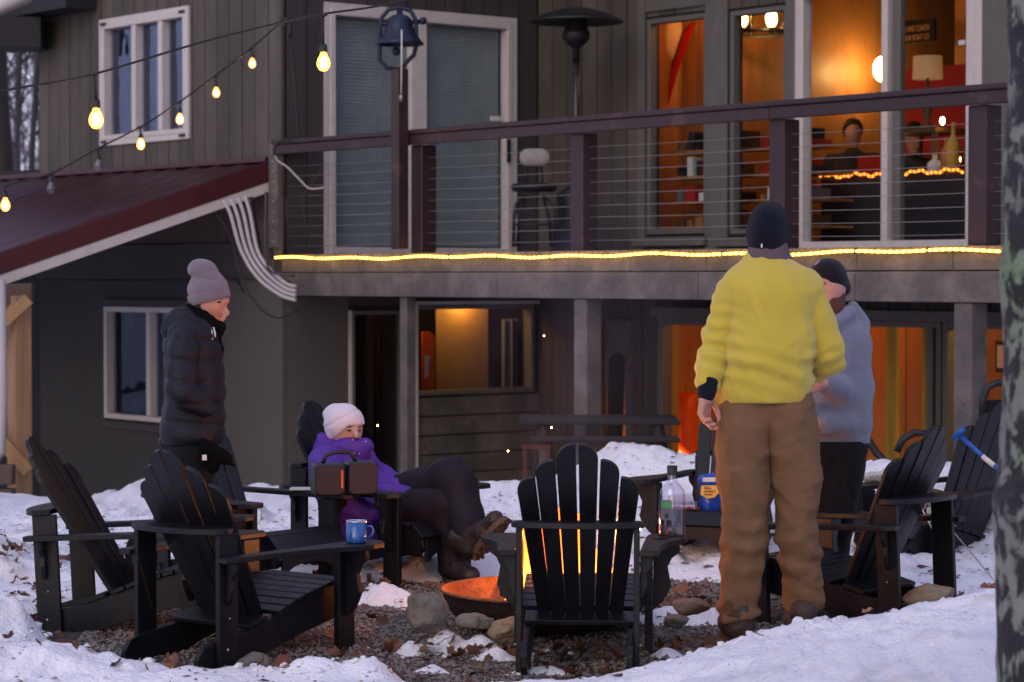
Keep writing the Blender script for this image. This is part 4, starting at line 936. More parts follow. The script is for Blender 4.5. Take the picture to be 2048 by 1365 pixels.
# rope light on the fascia
rp = []
for i in range(260):
    a_ = pa(560) + (pa(2012) - pa(560))*i/259; rp.append(HW(a_, -.052, 1.662 + .006*math.sin(i*.21) + .005*math.sin(i*.083+1) - .006*math.sin(math.pi*i/259)))
rl = thing('rope_light', HW(3.8, -.01, 1.66), 'long glowing yellow rope light fixed along the deck edge', 'rope light')
MB().tube(rp, .0082, 7).build('tube', rope_mat('rope_yellow', (1,.50,.06), 3.0, .052), rl)
for i in range(0, 260, 20): 
    q = rp[i]; MB().box((q[0]-.006, q[1]-.014, q[2]-.014), (q[0]+.006, q[1]+.02, q[2]+.014)).build('clip', M['black'], rl)
# bell on its post
bl = thing('dinner_bell', P(800, 500, 18.75), 'dark iron dinner bell in a yoke on a red post above the deck rail', 'bell')
Db = 18.72
a_ = pa(803, -.10); hb_('post', 'rail_red', (a_-.05, a_+.05, -.165, -.065, 1.72, pz(140, a_, -.1)), parent=bl, bevel=.005)
pxm = lambda px, py, d=0.: P(px, py, Db + d)
yoke = [(800,142),(775,138),(760,122),(760,60),(764,38),(778,22),(800,17),(822,24),(832,42),(834,90),(828,112),(812,128),(800,142)]
MB().tube([pxm(*q) for q in yoke], .017, 8).build('yoke', M['bell'], bl)
cz = pxm(800, 92); sc_b = Db/FPX
MB().lathe([(.182,0),(.19,.012),(.165,.035),(.125,.085),(.105,.14),(.09,.2),(.06,.225),(.025,.235),(.02,.29),(.0,.29)], cz, 32).build('bell_cup', M['bell'], bl)
MB().tube([pxm(756,50), pxm(842,46)], .018, 8).build('axle', M['bell'], bl); MB().ball(pxm(847,44), .03, 10).build('crank', M['bell'], bl)
MB().ball(pxm(793,105), .034, 10).build('clapper', M['bell'], bl); MB().tube([pxm(793,104), pxm(797,60)], .008, 6).build('clapper_rod', M['bell'], bl)
MB().tube([pxm(804,62,-.2), pxm(804,120,-.22), pxm(803,188,-.18)], .0055, 6).build('pull_rope', M['paper'], bl)
MB().ball(pxm(803,198,-.18), .022, 8, (1,1,1.7)).build('rope_knob', M['ice'], bl)
# patio heater
ph = thing('patio_heater', P(1150, 484, 20.4), 'tall mushroom patio heater with wide round reflector on the deck', 'patio heater')
c = P(1152, 0, 20.4); X0, Y0 = c[0], c[1]; f = lambda py: CAMZ + (556-py)/FPX*20.4
MB().lathe([(.0,f(18)),(.12,f(20)),(.30,f(33)),(.385,f(44)),(.40,f(47)),(.385,f(45.5)),(.28,f(36)),(.0,f(24))], (X0,Y0,0), 40).build('reflector', M['steel'], ph)
MB().lathe([(.09,f(40)),(.10,f(62)),(.115,f(66)),(.115,f(78)),(.09,f(88)),(.045,f(96)),(.03,f(100)),(.03,f(128)),(.0,f(128))], (X0,Y0,0), 24).build('burner', M['blackmetal'], ph)
MB().tube([(X0,Y0,f(100)), (X0,Y0,f(400))], .027, 12).build('pole', M['steel'], ph)
MB().lathe([(.0,FLOOR1+.01),(.23,FLOOR1+.01),(.23,FLOOR1+.05),(.17,FLOOR1+.08),(.17,FLOOR1+.52),(.03,FLOOR1+.62),(.0,FLOOR1+.62)], (X0,Y0,0), 28).build('tank_cover', M['blackmetal'], ph)
# bar stool
st = thing('bar_stool', P(1068, 490, 20.2), 'black bar stool with pale oval backrest beside the patio heater', 'stool')
Ds = 20.2; g = lambda px, py, d=0.: P(px, py, Ds + d)
V_, F_ = netmesh([rc(g(1068-12,316), g(1068+14,316), .075, .075, ((0,1,0), .45))], h=.012, k=.01); quickmesh('backrest', V_, F_, mat('stool_pad', (.28,.26,.25), .8, .25, 12), st)
MB().lathe([(0,0),(.17,0),(.19,.02),(.19,.05),(.17,.065),(0,.07)], g(1068,384), 24).build('seat', M['blackmetal'], st)
for s_x in (-1, 1):
    MB().tube([g(1068+s_x*14,330,.1), g(1068+s_x*18,383,.12)], .012, 6).build('back_support', M['blackmetal'], st)
    MB().tube([g(1068+s_x*20,392,-.1), g(1068+s_x*36,410,-.15), g(1068+s_x*40,440,-.17), g(1068+s_x*41,494,-.18)], .015, 6).build('leg', M['blackmetal'], st)
    MB().tube([g(1068+s_x*18,392,.12), g(1068+s_x*30,440,.16), g(1068+s_x*34,494,.2)], .015, 6).build('leg', M['blackmetal'], st)
MB().tube([g(1030,450,-.17), g(1106,450,-.17)], .01, 6).build('foot_rail', M['blackmetal'], st)

# ------------------------------------------------------------------ chairs
def prof_slat(w0, w1, L, k=7):                       # outline of one back slat, width w0 at foot, w1 at top, round head
    r = w1*.62; pts = [(-w0/2, 0), (w0/2, 0)]
    for i in range(k+1):
        a = math.pi*i/k; pts.append((math.cos(a)*w1/2, L - r + math.sin(a)*r))
    return pts
BACK0, BACK1 = Vector((0, .235, .15)), Vector((0, -.165, .885))
bdir = (BACK1 - BACK0).normalized(); bnor = Vector((1,0,0)).cross(bdir) * -1
def chair_parts():
    P_ = {}
    P_['slats'] = []
    lens = [.67, .745, .815, .815, .745, .67]
    for i in range(6):
        u = i - 2.5; xb, xt = u*.053, u*.0815; fw = .004*u*u; L = lens[i]
        d = (Vector((xt, 0, 0)) + BACK0 + bdir*.72) - (Vector((xb, 0, 0)) + BACK0); d.normalize()
        # x axis across the slat, y along, z thickness
        yv = d; zv = Vector((-.06*u, 1, 0)); zv = (zv - yv*zv.dot(yv)).normalized(); xv = yv.cross(zv)
        Mx = Matrix((xv, yv, zv)).transposed().to_4x4(); Mx.translation = BACK0 + Vector((xb, fw, 0))
        wt = .0735; sd_ = -1 if u > 0 else 1; rx = wt*(.98 if i in (2, 3) else .92); ry = .075 if i in (2, 3) else .062
        out_ = [(wt/2 - rx + rx*math.cos(a), L - ry + ry*math.sin(a)) for a in [math.pi/2*q/8 for q in range(9)]]
        if rx < wt: out_ += [(-wt/2 + .004, L - .001), (-wt/2, L - .006)]
        pl = [(-.0255, 0), (.0255, 0)] + out_
        if sd_ < 0: pl = [(-x, y) for x, y in reversed(pl)]
        mb = MB(); mb.prism(pl, -.010, .010, Mx, 2); P_['slats'].append(mb)
    arc = [(math.cos(math.pi*q/14)*.252, -.045 - math.sin(math.pi*q/14)*.105) for q in range(15)] + [(-.235, .005), (.0, .012), (.235, .005)]
    P_['back_rail'] = MB().prism(arc, .545, .568, None, 2)
    P_['up'] = [MB().box((s*.2215-.011, -.075, 0), (s*.2215+.011, .03, .545)) for s in (-1, 1)]
    run = [(-.135,.0),(-.165,.03),(-.168,.075),(-.135,.115),(-.05,.135),(.10,.150),(.20,.175),(.40,.245),(.60,.290),(.70,.285),(.755,.25),(.77,.19),(.74,.15),(.60,.145),(.45,.115),(.25,.065),(.06,.0)]
    P_['run'] = [MB().prism(run, s*.197-.012, s*.197+.012) for s in (-1, 1)]
    P_['leg'] = [MB().box((s*.262-.016, .57, 0), (s*.262+.016, .665, .438)) for s in (-1, 1)]
    def brk(s): return [(s*.279,.437),(s*.385,.437),(s*.388,.40),(s*.355,.375),(s*.338,.34),(s*.345,.30),(s*.352,.265),(s*.335,.225),(s*.305,.19),(s*.279,.165)]
    P_['brk'] = [MB().prism(brk(s), .606, .63, None, 1) for s in (-1, 1)]
    def brk2(s): return [(s*.234,.437),(s*.285,.437),(s*.28,.40),(s*.258,.37),(s*.262,.33),(s*.25,.29),(s*.234,.27)]
    P_['brk2'] = [MB().prism(brk2(s), -.04, -.018, None, 1) for s in (-1, 1)]
    def arm(s):
        o = [(.234,-.095),(.29,-.10),(.305,-.06),(.312,.15),(.335,.32),(.372,.44),(.408,.53),(.418,.62),(.405,.70),(.36,.745),(.30,.75),(.262,.72),(.252,.62),(.248,.45),(.240,.2)]
        return [(s*x, y) for x, y in o]
    P_['arm'] = [MB().prism(arm(s), .440, .462, None, 2) for s in (-1, 1)]
    P_['seat'] = []
    top = lambda y: float(np.interp(y, [.10,.20,.40,.60,.70,.755], [.151,.176,.246,.291,.286,.251]))
    ys_ = np.linspace(.265, .70, 9)
    for i in range(8):
        y0, y1 = ys_[i]+.004, ys_[i+1]-.003; z0, z1 = top(y0), top(y1); t = Vector((0, y1-y0, z1-z0)).normalized(); n_ = Vector((0, -t.z, t.y))*.018
        vs = [(x, y, z) for x in (-.232, .232) for y, z in ((y0,z0),(y1,z1),(y1+n_.y,z1+n_.z),(y0+n_.y,z0+n_.z))]
        P_['seat'].append(MB().add(vs, [(0,3,2,1),(4,5,6,7),(0,1,5,4),(1,2,6,5),(2,3,7,6),(3,0,4,7)]))
    vs = [(x, y, z) for x in (-.232, .232) for y, z in ((.705,.287),(.768,.235),(.785,.245),(.72,.305))]
    P_['seat'].append(MB().add(vs, [(0,3,2,1),(4,5,6,7),(0,1,5,4),(1,2,6,5),(2,3,7,6),(3,0,4,7)]))
    vs = [(x, y, z) for x in (-.210, .210) for y, z in ((.12,.157),(.225,.186),(.22,.204),(.115,.175))]
    P_['rear'] = MB().add(vs, [(0,3,2,1),(4,5,6,7),(0,1,5,4),(1,2,6,5),(2,3,7,6),(3,0,4,7)])
    ap = [(-.184,.235),(.184,.235),(.184,.12)] + [(.15*math.cos(math.pi*q/8), .12+.05*math.sin(math.pi*q/8)) for q in range(9)] + [(-.184,.12)]
    P_['apron'] = MB().prism(ap, .752, .768, None, 1)
    P_['screws'] = MB()
    for s in (-1, 1):
        for z in (.41, .35, .22): P_['screws'].ball((s*.234, -.02, z-.0), .0042, 5)
        for z in (.40, .25): P_['screws'].ball((s*.280, .62, z), .0042, 5)
        P_['screws'].ball((s*.234, -.03, .10), .006, 6)
    return P_
CP_ = chair_parts(); CM = {}
def build_chair():
    t = thing('adirondack_chair', (0,0,0), 'x', 'chair', 'black Adirondack chairs around the fire')
    B = .0025
    for mb in CP_['slats']: mb.build('back_slat', M['chair'], t, True, B)
    CP_['back_rail'].build('back_rail', M['chair'], t, True, B)
    for k, nm in (('up', 'rear_post'), ('run', 'runner'), ('leg', 'front_leg'), ('brk', 'arm_bracket'), ('brk2', 'rear_bracket'), ('arm', 'arm')):
        for mb in CP_[k]: mb.build(nm, M['chair'], t, True, B)
    for mb in CP_['seat']: mb.build('seat_slat', M['chair'], t, True, B)
    CP_['rear'].build('seat_board', M['chair'], t, True, B); CP_['apron'].build('apron', M['chair'], t, True, B)
    CP_['screws'].build('screws', M['screw'], t, True)
    return t
proto = build_chair()
CH = {}
specs = [('C0', .25, 9.112, .014, -3.7, -1.6, 'black Adirondack chair seen straight from behind, nearest the fire'),
 ('L2', -1.26, 9.42, -.03, -37, 0, 'large black Adirondack chair at front left with a blue mug on its arm'),
 ('L1', -1.90, 10.45, -.05, -99, 3, 'leftmost black Adirondack chair in profile with a dark pouch on its seat'),
 ('C4', -1.53, 11.80, .0, -130, 0, 'empty black Adirondack chair behind the mug chair, a speaker standing on its arm'),
 ('CP', -.92, 12.31, .0, -126.7, 0, 'black Adirondack chair in which the woman in the purple parka sits'),
 ('CR1', 1.209, 12.91, .0, 159.2, .5, 'black Adirondack chair with bottle side snacks on its seat, left of the man in yellow'),
 ('CR2', 1.722, 10.31, .0, 48.7, -2.5, 'black Adirondack chair at right seen from behind beside the front snow bank'),
 ('CR3', 2.50, 12.62, -.02, 125, -1.5, 'rearmost right black Adirondack chair with helmet on its seat and paper bag on its arm')]
for i, (k, x, y, z, yaw, pit, lab) in enumerate(specs):
    if i == 0: o = proto
    else:
        o = proto.copy(); COL.objects.link(o)
        for c in proto.children: d = c.copy(); COL.objects.link(d); d.parent = o
    o.location = (x, y, z); o.rotation_mode = 'XYZ'; o.rotation_euler = (R(pit), 0, R(yaw)); o['label'] = lab
    CH[k] = Matrix.Translation((x, y, z)) @ Matrix.Rotation(R(yaw), 4, 'Z') @ Matrix.Rotation(R(pit), 4, 'X')
def onchair(k, x, y, z): return CH[k] @ Vector((x, y, z))

# ------------------------------------------------------------------ fire bowl, stones, flames
fx, fy = .145, 10.35
fb = thing('fire_bowl', (fx, fy, 0), 'round rusty steel fire bowl glowing orange inside', 'fire pit')
MB().lathe([(.15,.0),(.30,.012),(.40,.06),(.437,.115),(.445,.165),(.452,.168),(.452,.160),(.447,.12),(.41,.06)][:6], (fx, fy, 0), 64).build('bowl_shell', M['bowl_out'], fb)
MB().lathe([(.0,.03),(.26,.034),(.38,.065),(.428,.12),(.440,.1665)], (fx, fy, 0), 64).build('bowl_inside', M['rust'], fb)
MB().lathe([(.440,.166),(.446,.172),(.454,.168),(.452,.160),(.446,.158)], (fx, fy, 0), 64).build('rim', M['rust'], fb)
lg = np.random.default_rng(4)
for i in range(7):
    a = lg.uniform(0, 3.14); L = .22; r = lg.uniform(.028, .045); ox, oy = lg.normal(0, .07), lg.normal(0, .07); z = .08 + .045*(i//3)
    p0 = Vector((fx+ox-math.cos(a)*L, fy+oy-math.sin(a)*L, z)); p1 = Vector((fx+ox+math.cos(a)*L, fy+oy+math.sin(a)*L, z+.02+lg.uniform(0, .05)))
    o = MB().tube([p0, p0.lerp(p1, .5), p1], [r, r*1.05, r*.9], 9).build('log', M['log']); tag(o, 'charred split log burning in the fire bowl', 'log', 'logs burning in the bowl')
def flame_mat():
    m = bpy.data.materials.new('flame'); m.use_nodes = True; n, l = m.node_tree.nodes, m.node_tree.links; n.clear()
    o = n.new('ShaderNodeOutputMaterial'); e = n.new('ShaderNodeEmission'); t = n.new('ShaderNodeBsdfTransparent'); x = n.new('ShaderNodeMixShader')
    g = n.new('ShaderNodeTexCoord'); sp = n.new('ShaderNodeSeparateXYZ'); l.new(g.outputs['Object'], sp.inputs[0])
    mr = n.new('ShaderNodeMapRange'); mr.inputs[1].default_value = .05; mr.inputs[2].default_value = .62; l.new(sp.outputs[2], mr.inputs[0])
    r = n.new('ShaderNodeValToRGB'); el_ = r.color_ramp.elements; el_[0].color = (1,.42,.11,1); el_[1].color = (1,.07,.005,1); q = el_.new(.5); q.color = (1,.15,.015,1); l.new(mr.outputs[0], r.inputs[0]); l.new(r.outputs[0], e.inputs[0])
    lw = n.new('ShaderNodeLayerWeight'); lw.inputs[0].default_value = .35; iv = n.new('ShaderNodeMapRange'); iv.inputs[3].default_value = .95; iv.inputs[4].default_value = .05; l.new(lw.outputs['Facing'], iv.inputs[0])
    ns = n.new('ShaderNodeTexNoise'); ns.inputs['Scale'].default_value = 9; l.new(g.outputs['Object'], ns.inputs[0]); mm = n.new('ShaderNodeMath'); mm.operation = 'MULTIPLY_ADD'; l.new(ns.outputs[0], mm.inputs[0]); mm.inputs[1].default_value = .6; l.new(iv.outputs[0], mm.inputs[2]); m2 = n.new('ShaderNodeMath'); m2.operation = 'SUBTRACT'; m2.inputs[1].default_value = .3; m2.use_clamp = True; l.new(mm.outputs[0], m2.inputs[0])
    e.inputs[1].default_value = 1.7; l.new(m2.outputs[0], x.inputs[0]); l.new(t.outputs[0], x.inputs[1]); l.new(e.outputs[0], x.inputs[2]); l.new(x.outputs[0], o.inputs[0]); return m
M['flame'] = flame_mat()
fr_ = thing('campfire', (fx, fy, .08), 'bright orange flames of the wood fire behind the centre chair', 'fire')
for (dx, dy, h, r) in ((-.075,-.10,.44,.070),(-.03,.02,.36,.06),(.05,-.02,.42,.055),(.15,.03,.40,.05),(.23,-.02,.28,.045),(-.165,-.02,.13,.03),(.33,.0,.16,.04),(.10,.08,.42,.035),(.0,.1,.46,.03),(.20,.1,.3,.03),(-.12,.06,.3,.03)):
    pr = []
    b0 = Vector((fx+dx, fy+dy, .10)); sw = random.uniform(-.03, .03)
    q = [b0, b0 + Vector((sw, .01, h*.35)), b0 + Vector((-sw*.6, 0, h*.7)), b0 + Vector((sw*.8, 0, h))]
    pr = [rc(q[0], q[1], r*.8, r), rc(q[1], q[2], r, r*.5), rc(q[2], q[3], r*.5, r*.08)]
    V_, F_ = netmesh(pr, h=.011, k=.02, disp=lambda X, Y, Z: .034*(noise(X*26, Y*26, Z*9, 3)-.5) + .02*(noise(X*60, Y*60, Z*24, 4)-.5)); quickmesh('flame', V_, F_, M['flame'], fr_)
fl = plight('fire_light', (fx, fy, .42), 13, .03, (1,.36,.08)); plight('ember_light', (fx+.02, fy-.05, .22), 4.2, .03, (1,.30,.05))
em = MB()
for i in range(40): em.ball((fx+lg.normal(0,.12), fy+lg.normal(0,.12), .075+lg.uniform(0,.03)), lg.uniform(.008,.02), 5)
tag(em.build('embers', emit('ember', (1,.16,.015), 6)), 'glowing embers heaped under the logs', 'embers', kind='stuff')
for (px, py, D) in ((755,852,10.6),(1103,856,10.2),(1016,903,10.3),(1088,672,10.4),(1281,1060,10.3)):
    tag(MB().ball(P(px, py, D), .0035, 5).build('spark', emit('spark', (1,.55,.15), 14) if 'spark' not in bpy.data.materials else bpy.data.materials['spark']), 'tiny floating spark above the fire', 'spark', 'sparks rising from the fire')
def smoke_mat():
    m = bpy.data.materials.new('smoke'); m.use_nodes = True; n, l = m.node_tree.nodes, m.node_tree.links; n.clear()
    o = n.new('ShaderNodeOutputMaterial'); v = n.new('ShaderNodeVolumePrincipled'); v.inputs['Color'].default_value = (.5,.6,1,1)
    tc = n.new('ShaderNodeTexCoord'); mp = n.new('ShaderNodeMapping'); mp.inputs['Scale'].default_value = (1,1,.45); l.new(tc.outputs['Object'], mp.inputs[0])
    t = n.new('ShaderNodeTexNoise'); t.inputs['Scale'].default_value = 2.6; t.inputs['Detail'].default_value = 3; t.inputs['Distortion'].default_value = .8; l.new(mp.outputs[0], t.inputs[0])
    g = n.new('ShaderNodeTexGradient'); g.gradient_type = 'SPHERICAL'; m3 = n.new('ShaderNodeMapping'); m3.inputs['Location'].default_value = (-SMX/.62, -SMY/.6, -1.35/1.0); m3.inputs['Scale'].default_value = (1/.62,1/.6,1/1.0); l.new(tc.outputs['Object'], m3.inputs[0]); l.new(m3.outputs[0], g.inputs[0])
    r = n.new('ShaderNodeMapRange'); r.inputs[1].default_value = .42; r.inputs[2].default_value = .72; r.inputs[4].default_value = .22; l.new(t.outputs[0], r.inputs[0])
    x = n.new('ShaderNodeMath'); x.operation = 'MULTIPLY'; l.new(r.outputs[0], x.inputs[0]); l.new(g.outputs[0], x.inputs[1]); l.new(x.outputs[0], v.inputs['Density']); l.new(v.outputs[0], o.inputs['Volume'])
    return m
SMX, SMY = fx + .12, fy + .15
V_, F_ = netmesh([el((SMX, SMY, 1.35), (.60,.58,.98))], h=.08, k=.01); tag(quickmesh('smoke', V_, F_, smoke_mat()), 'thin bluish smoke drifting up from the fire bowl', 'smoke', kind='stuff')
SC.cycles.volume_step_rate = 4; SC.cycles.volume_bounces = 0
def rock(name, c, r, m, lab, seed, h=.009):
    g_ = np.random.default_rng(seed); pl = []
    for _ in range(13):
        v = g_.normal(0, 1, 3); v /= np.linalg.norm(v); pl.append((v, g_.uniform(.55, .9)))
    cc_ = np.array(c, float); rr_ = np.array(r)*1.18
    def cut(X, Y, Z):
        q = [((X-cc_[0])/rr_[0]*v[0] + (Y-cc_[1])/rr_[1]*v[1] + (Z-cc_[2])/rr_[2]*v[2] - o)*min(rr_) for v, o in pl]
        return np.max(np.stack(q), 0) + .008*(fbm(X*40, Y*40, Z*40, 2, seed) - .5)
    V_, F_ = netmesh([el(c, rr_)], h=h, k=.01, cut=cut)
    return tag(quickmesh(name, V_, F_, M[m], smooth=False), lab, 'rock', 'stones set around the fire bowl')
rock('rock', P(850,1245,9.75)+(0,0,.03), (.085,.06,.085), 'stone', 'mossy upright stone leaning before the left side of the bowl', 1)
rock('rock', P(1017,1262,9.75)+(0,0,.0), (.075,.06,.05), 'stone_tan', 'tan block stone beside the left rear post of the centre chair', 2)
rock('rock', P(950,1245,9.75), (.07,.05,.035), 'stone', 'small grey stone half under the melted snow left of centre', 3)
rock('rock', P(1378,1215,10.0), (.085,.05,.04), 'stone_tan', 'long pale stone right of the centre chair', 4)
rock('rock', P(1350,1248,9.85), (.06,.05,.03), 'stone', 'dark flat stone right of the centre chair among leaves', 5)
rock('rock', P(1862,1195,10.2), (.10,.07,.06), 'stone_tan', 'brown stone under the right rear chair', 6)
rock('rock', P(500,1330,9.3), (.07,.05,.04), 'stone', 'stone sunk in gravel under the front left chair', 7)
rock('rock', P(180,1330,9.2), (.10,.07,.04), 'stone_tan', 'pale stone slab in the snow at the lower left corner', 8)

# ------------------------------------------------------------------ people
def yw(px, py, d=0.): return P(px, py, 9.87 + d)
# --- man in yellow fleece, seen from behind
Y_ = thing('person', (*yw(1540, 1290)[:2], 0), 'man in yellow fleece, brown canvas trousers and dark beanie standing with his back to us', 'person')
def hand(base, dirv, side, palm_n, sc=1.0, curl=.5, thumb=1):
    """primitives of a five-fingered hand: base wrist, dirv towards fingers, side = across the palm to the thumb, palm_n palm normal"""
    b = Vector(base); d = Vector(dirv).normalized(); s = Vector(side); s = (s - d*s.dot(d)).normalized(); n_ = Vector(palm_n); n_ = (n_ - d*n_.dot(d) - s*n_.dot(s)).normalized()
    pr = [rc(b, b + d*.03*sc, .024*sc, .026*sc), rc(b + d*.03*sc + s*.016*sc, b + d*.085*sc + s*.024*sc, .018*sc, .014*sc), rc(b + d*.03*sc - s*.014*sc, b + d*.08*sc - s*.026*sc, .018*sc, .013*sc), rc(b + d*.03*sc, b + d*.085*sc, .018*sc, .014*sc)]
    L = [.070, .079, .073, .057]; X = [.029, .010, -.010, -.029]
    for i in range(4):
        p0 = b + d*(.086 - .004*abs(i-1))*sc + s*X[i]*sc; a = curl*(.7 + .15*i)
        p1 = p0 + (d*math.cos(a*.6) + n_*math.sin(a*.6))*L[i]*.45*sc; p2 = p1 + (d*math.cos(a*1.5) + n_*math.sin(a*1.5))*L[i]*.32*sc; p3 = p2 + (d*math.cos(a*2.3) + n_*math.sin(a*2.3))*L[i]*.25*sc
        pr += [rc(p0, p1, .0098*sc, .0092*sc), rc(p1, p2, .0092*sc, .0084*sc), rc(p2, p3, .0084*sc, .0075*sc)]
    t0 = b + d*.025*sc + s*.022*sc; t1 = t0 + (d*.6 + s*.7 + n_*.35).normalized()*.042*sc; t2 = t1 + (d*.85 + s*.25 + n_*.35).normalized()*.032*sc; t3 = t2 + (d*.95 + n_*.35).normalized()*.024*sc
    pr += [rc(t0, t1, .015*sc, .0115*sc), rc(t1, t2, .0115*sc, .010*sc), rc(t2, t3, .010*sc, .0085*sc)]
    return pr
def joinmesh(name, m, parent, lst):
    VV, FF, o = [], [], 0
    for V_, F_ in lst: VV.append(V_); FF.append(F_ + o); o += len(V_)
    return quickmesh(name, np.concatenate(VV), np.concatenate(FF), m, parent)
ylh = hand(yw(1413,785,-.10), (-.10,.06,-.99), (.55,.8,.0), (.8,-.55,.1), 1.06, .8)
yb = netmesh([el(yw(1535,458), (.072,.092,.105)), rc(yw(1535,500), yw(1535,540), .055,.06), rc(yw(1480,590), yw(1605,595), .055,.055), rc(yw(1540,600,-.02), yw(1535,760), .11,.11, ((0,1,0), .75)),
    rc(yw(1470,595), yw(1440,680,.02), .034,.032), rc(yw(1440,680,.02), yw(1422,735,-.03), .032,.028), rc(yw(1422,735,-.03), yw(1413,790,-.10), .028,.025), rc(yw(1620,605), yw(1648,705,.04), .034,.030), rc(yw(1648,705,.04), yw(1650,722,.09), .030,.028), rc(yw(1650,722,.09), yw(1607,750,.28), .028,.025),
    rc(yw(1487,830), yw(1488,1040), .075,.05), rc(yw(1488,1040), yw(1478,1265,-.02), .05,.035), rc(yw(1585,830), yw(1592,1040), .075,.05), rc(yw(1592,1040), yw(1606,1245,.05), .05,.035)], h=.014, k=.03)
rh = netmesh(hand(yw(1607,748,.28), (-.7,.7,.05), (.1,0,1), (-.3,-.6,0), 1.0, .7), h=.0042, k=.006, pad=.015)
joinmesh('body', M['skin2'], Y_, [yb, netmesh(ylh, h=.004, k=.006, pad=.015), rh])
def yfold(X, Y, Z):
    x = (X - yw(1535,0)[0]); z = Z - 1.0
    d = fold(X, Y, Z, (.62,0,-1), 9, 1.5, .015, 1)
    d = d + fold(X, Y, Z, (.5,0,-1), 24, 4, .006, 15) + fold(X, Y, Z, (-.9,0,-.8), 12, 3, .009, 2) * sst(-.1, .25, x)
    low = np.exp(-((z - .13 + .10*x)/.10)**2)                  # horizontal bunching above the hem
    d = d - low*.005*(np.sin((z + .22*x + .07*noise(X*6, Y*6, Z*5, 5))*88) - .1)
    el_l = np.exp(-(((X - yw(1432,0)[0])/.09)**2 + ((Z - yw(0,680)[2])/.16)**2))
    d = d - el_l*.006*(np.sin((Z + .35*X + .06*noise(X*10, Y*10, Z*9, 6))*105) - .2)
    er = np.exp(-(((X - yw(1645,0)[0])/.08)**2 + ((Z - yw(0,725)[2])/.07)**2))
    d = d - er*.007*(np.sin((Z - .5*X + .02*noise(X*12, Y*12, Z*6, 8))*110))
    return d
fle = [rc(yw(1485,578,-.01), yw(1600,582,-.01), .094,.096, ((0,1,0), .95)), rc(yw(1533,540,.01), yw(1537,600), .095,.14, ((0,1,0), .85)),
    rc(yw(1542,605,-.02), yw(1540,700,-.02), .172,.172, ((0,1,0), .78)), rc(yw(1540,700,-.02), yw(1533,775,-.01), .172,.166, ((0,1,0), .82)), rc(yw(1503,770), yw(1562,760), .125,.125, ((0,1,0), .95)), rc(yw(1440,806,.0), yw(1480,755,.0), .026,.075)]
slv = [[rc(yw(1470,586,-.0), yw(1444,668,.01), .080,.066), rc(yw(1444,668,.01), yw(1425,728,-.02), .066,.063), rc(yw(1425,728,-.02), yw(1415,764,-.07), .060,.047)],
    [rc(yw(1612,592), yw(1648,695,.03), .082,.070), rc(yw(1648,695,.03), yw(1653,722,.07), .070,.066), rc(yw(1653,722,.07), yw(1605,752,.28), .062,.045)]]
hemz = lambda X: np.interp(X, [yw(1415,0)[0], yw(1450,0)[0], yw(1540,0)[0], yw(1632,0)[0], yw(1690,0)[0]], [yw(0,832)[2], yw(0,806)[2], yw(0,783)[2], yw(0,793)[2], yw(0,795)[2]])
def ycut(X, Y, Z): return np.where(X < yw(1418,0)[0], -1., np.where(Z < .99, hemz(X) - Z + .004*np.sin(X*40), -1.))
body('fleece', M['fleece'], Y_, fle, h=.0085, k=.04, disp=yfold, cut=ycut)
for q in slv: body('sleeve', M['fleece'], Y_, q, h=.0085, k=.03, disp=yfold)
body('cuff', M['navy_knit'], Y_, [rc(yw(1416,768,-.08), yw(1413,787,-.10), .045,.038)], h=.007, k=.01)
body('neck_gaiter', M['gaiter'], Y_, [rc(yw(1536,502,.0), yw(1538,521,.01), .078,.090)], h=.008, k=.01, disp=lambda X, Y, Z: fold(X, Y, Z, (1,0,.1), 18, 3, .008, 4))
body('beanie', M['navy_knit'], Y_, [el(yw(1534,464), (.085,.103,.112)), el(yw(1538,438,.0), (.073,.088,.068))], h=.008, k=.02, cut=lambda X, Y, Z: yw(0,503)[2] - Z + .12*(Y-9.87), disp=lambda X, Y, Z: .005*np.exp(-((X - yw(1528,0)[0] - .02*(Z-1.7))/.007)**2) + .004*np.exp(-((X - yw(1548,0)[0] - .35*(Z-1.7))/.007)**2)*(Z > 1.70) + fold(X, Y, Z, (1,0,.3), 12, 5, .007, 4))
MB().box(tuple(yw(1523,492,-.107)-(.003,.001,.008)), tuple(yw(1523,492,-.107)+(.003,.002,.008))).build('beanie_tag', M['paper'], Y_)
def pfold(X, Y, Z):
    d = fold(X, Y, Z, (.5,0,1), 10, 3, .012, 11) + fold(X, Y, Z, (-.9,0,.6), 11, 5, .012, 12) + fold(X, Y, Z, (.9,0,.3), 24, 9, .005, 14)
    kn = np.exp(-((Z - .38)/.12)**2) + 1.3*np.exp(-((Z - .12)/.09)**2)
    d = d - kn*.006*np.sin((Z + .3*(X-1.1)*np.sign(X-1.08) + .09*noise(X*7, Y*7, Z*6, 13))*66)
    return d
tro = [rc(yw(1493,812), yw(1575,812), .112,.110, ((0,1,0), 1.0)), rc(yw(1490,850,-.01), yw(1487,950), .112,.098), rc(yw(1487,950), yw(1490,1060,-.01), .098,.086), rc(yw(1490,1060,-.01), yw(1480,1228,-.02), .084,.076)]
tro2 = [rc(yw(1500,815), yw(1575,815), .108,.108), rc(yw(1577,850), yw(1594,960,.01), .110,.092), rc(yw(1594,960,.01), yw(1596,1060,.02), .092,.079), rc(yw(1596,1060,.02), yw(1612,1215,.05), .078,.077)]
def tcut(X, Y, Z):
    lz = np.where(X < yw(1545,0)[0], yw(0,1240)[2] + .25*(X - yw(1480,0)[0]), yw(0,1226)[2] - .5*(X - yw(1640,0)[0])*-.4)
    return np.maximum(lz - Z, Z - 1.05)
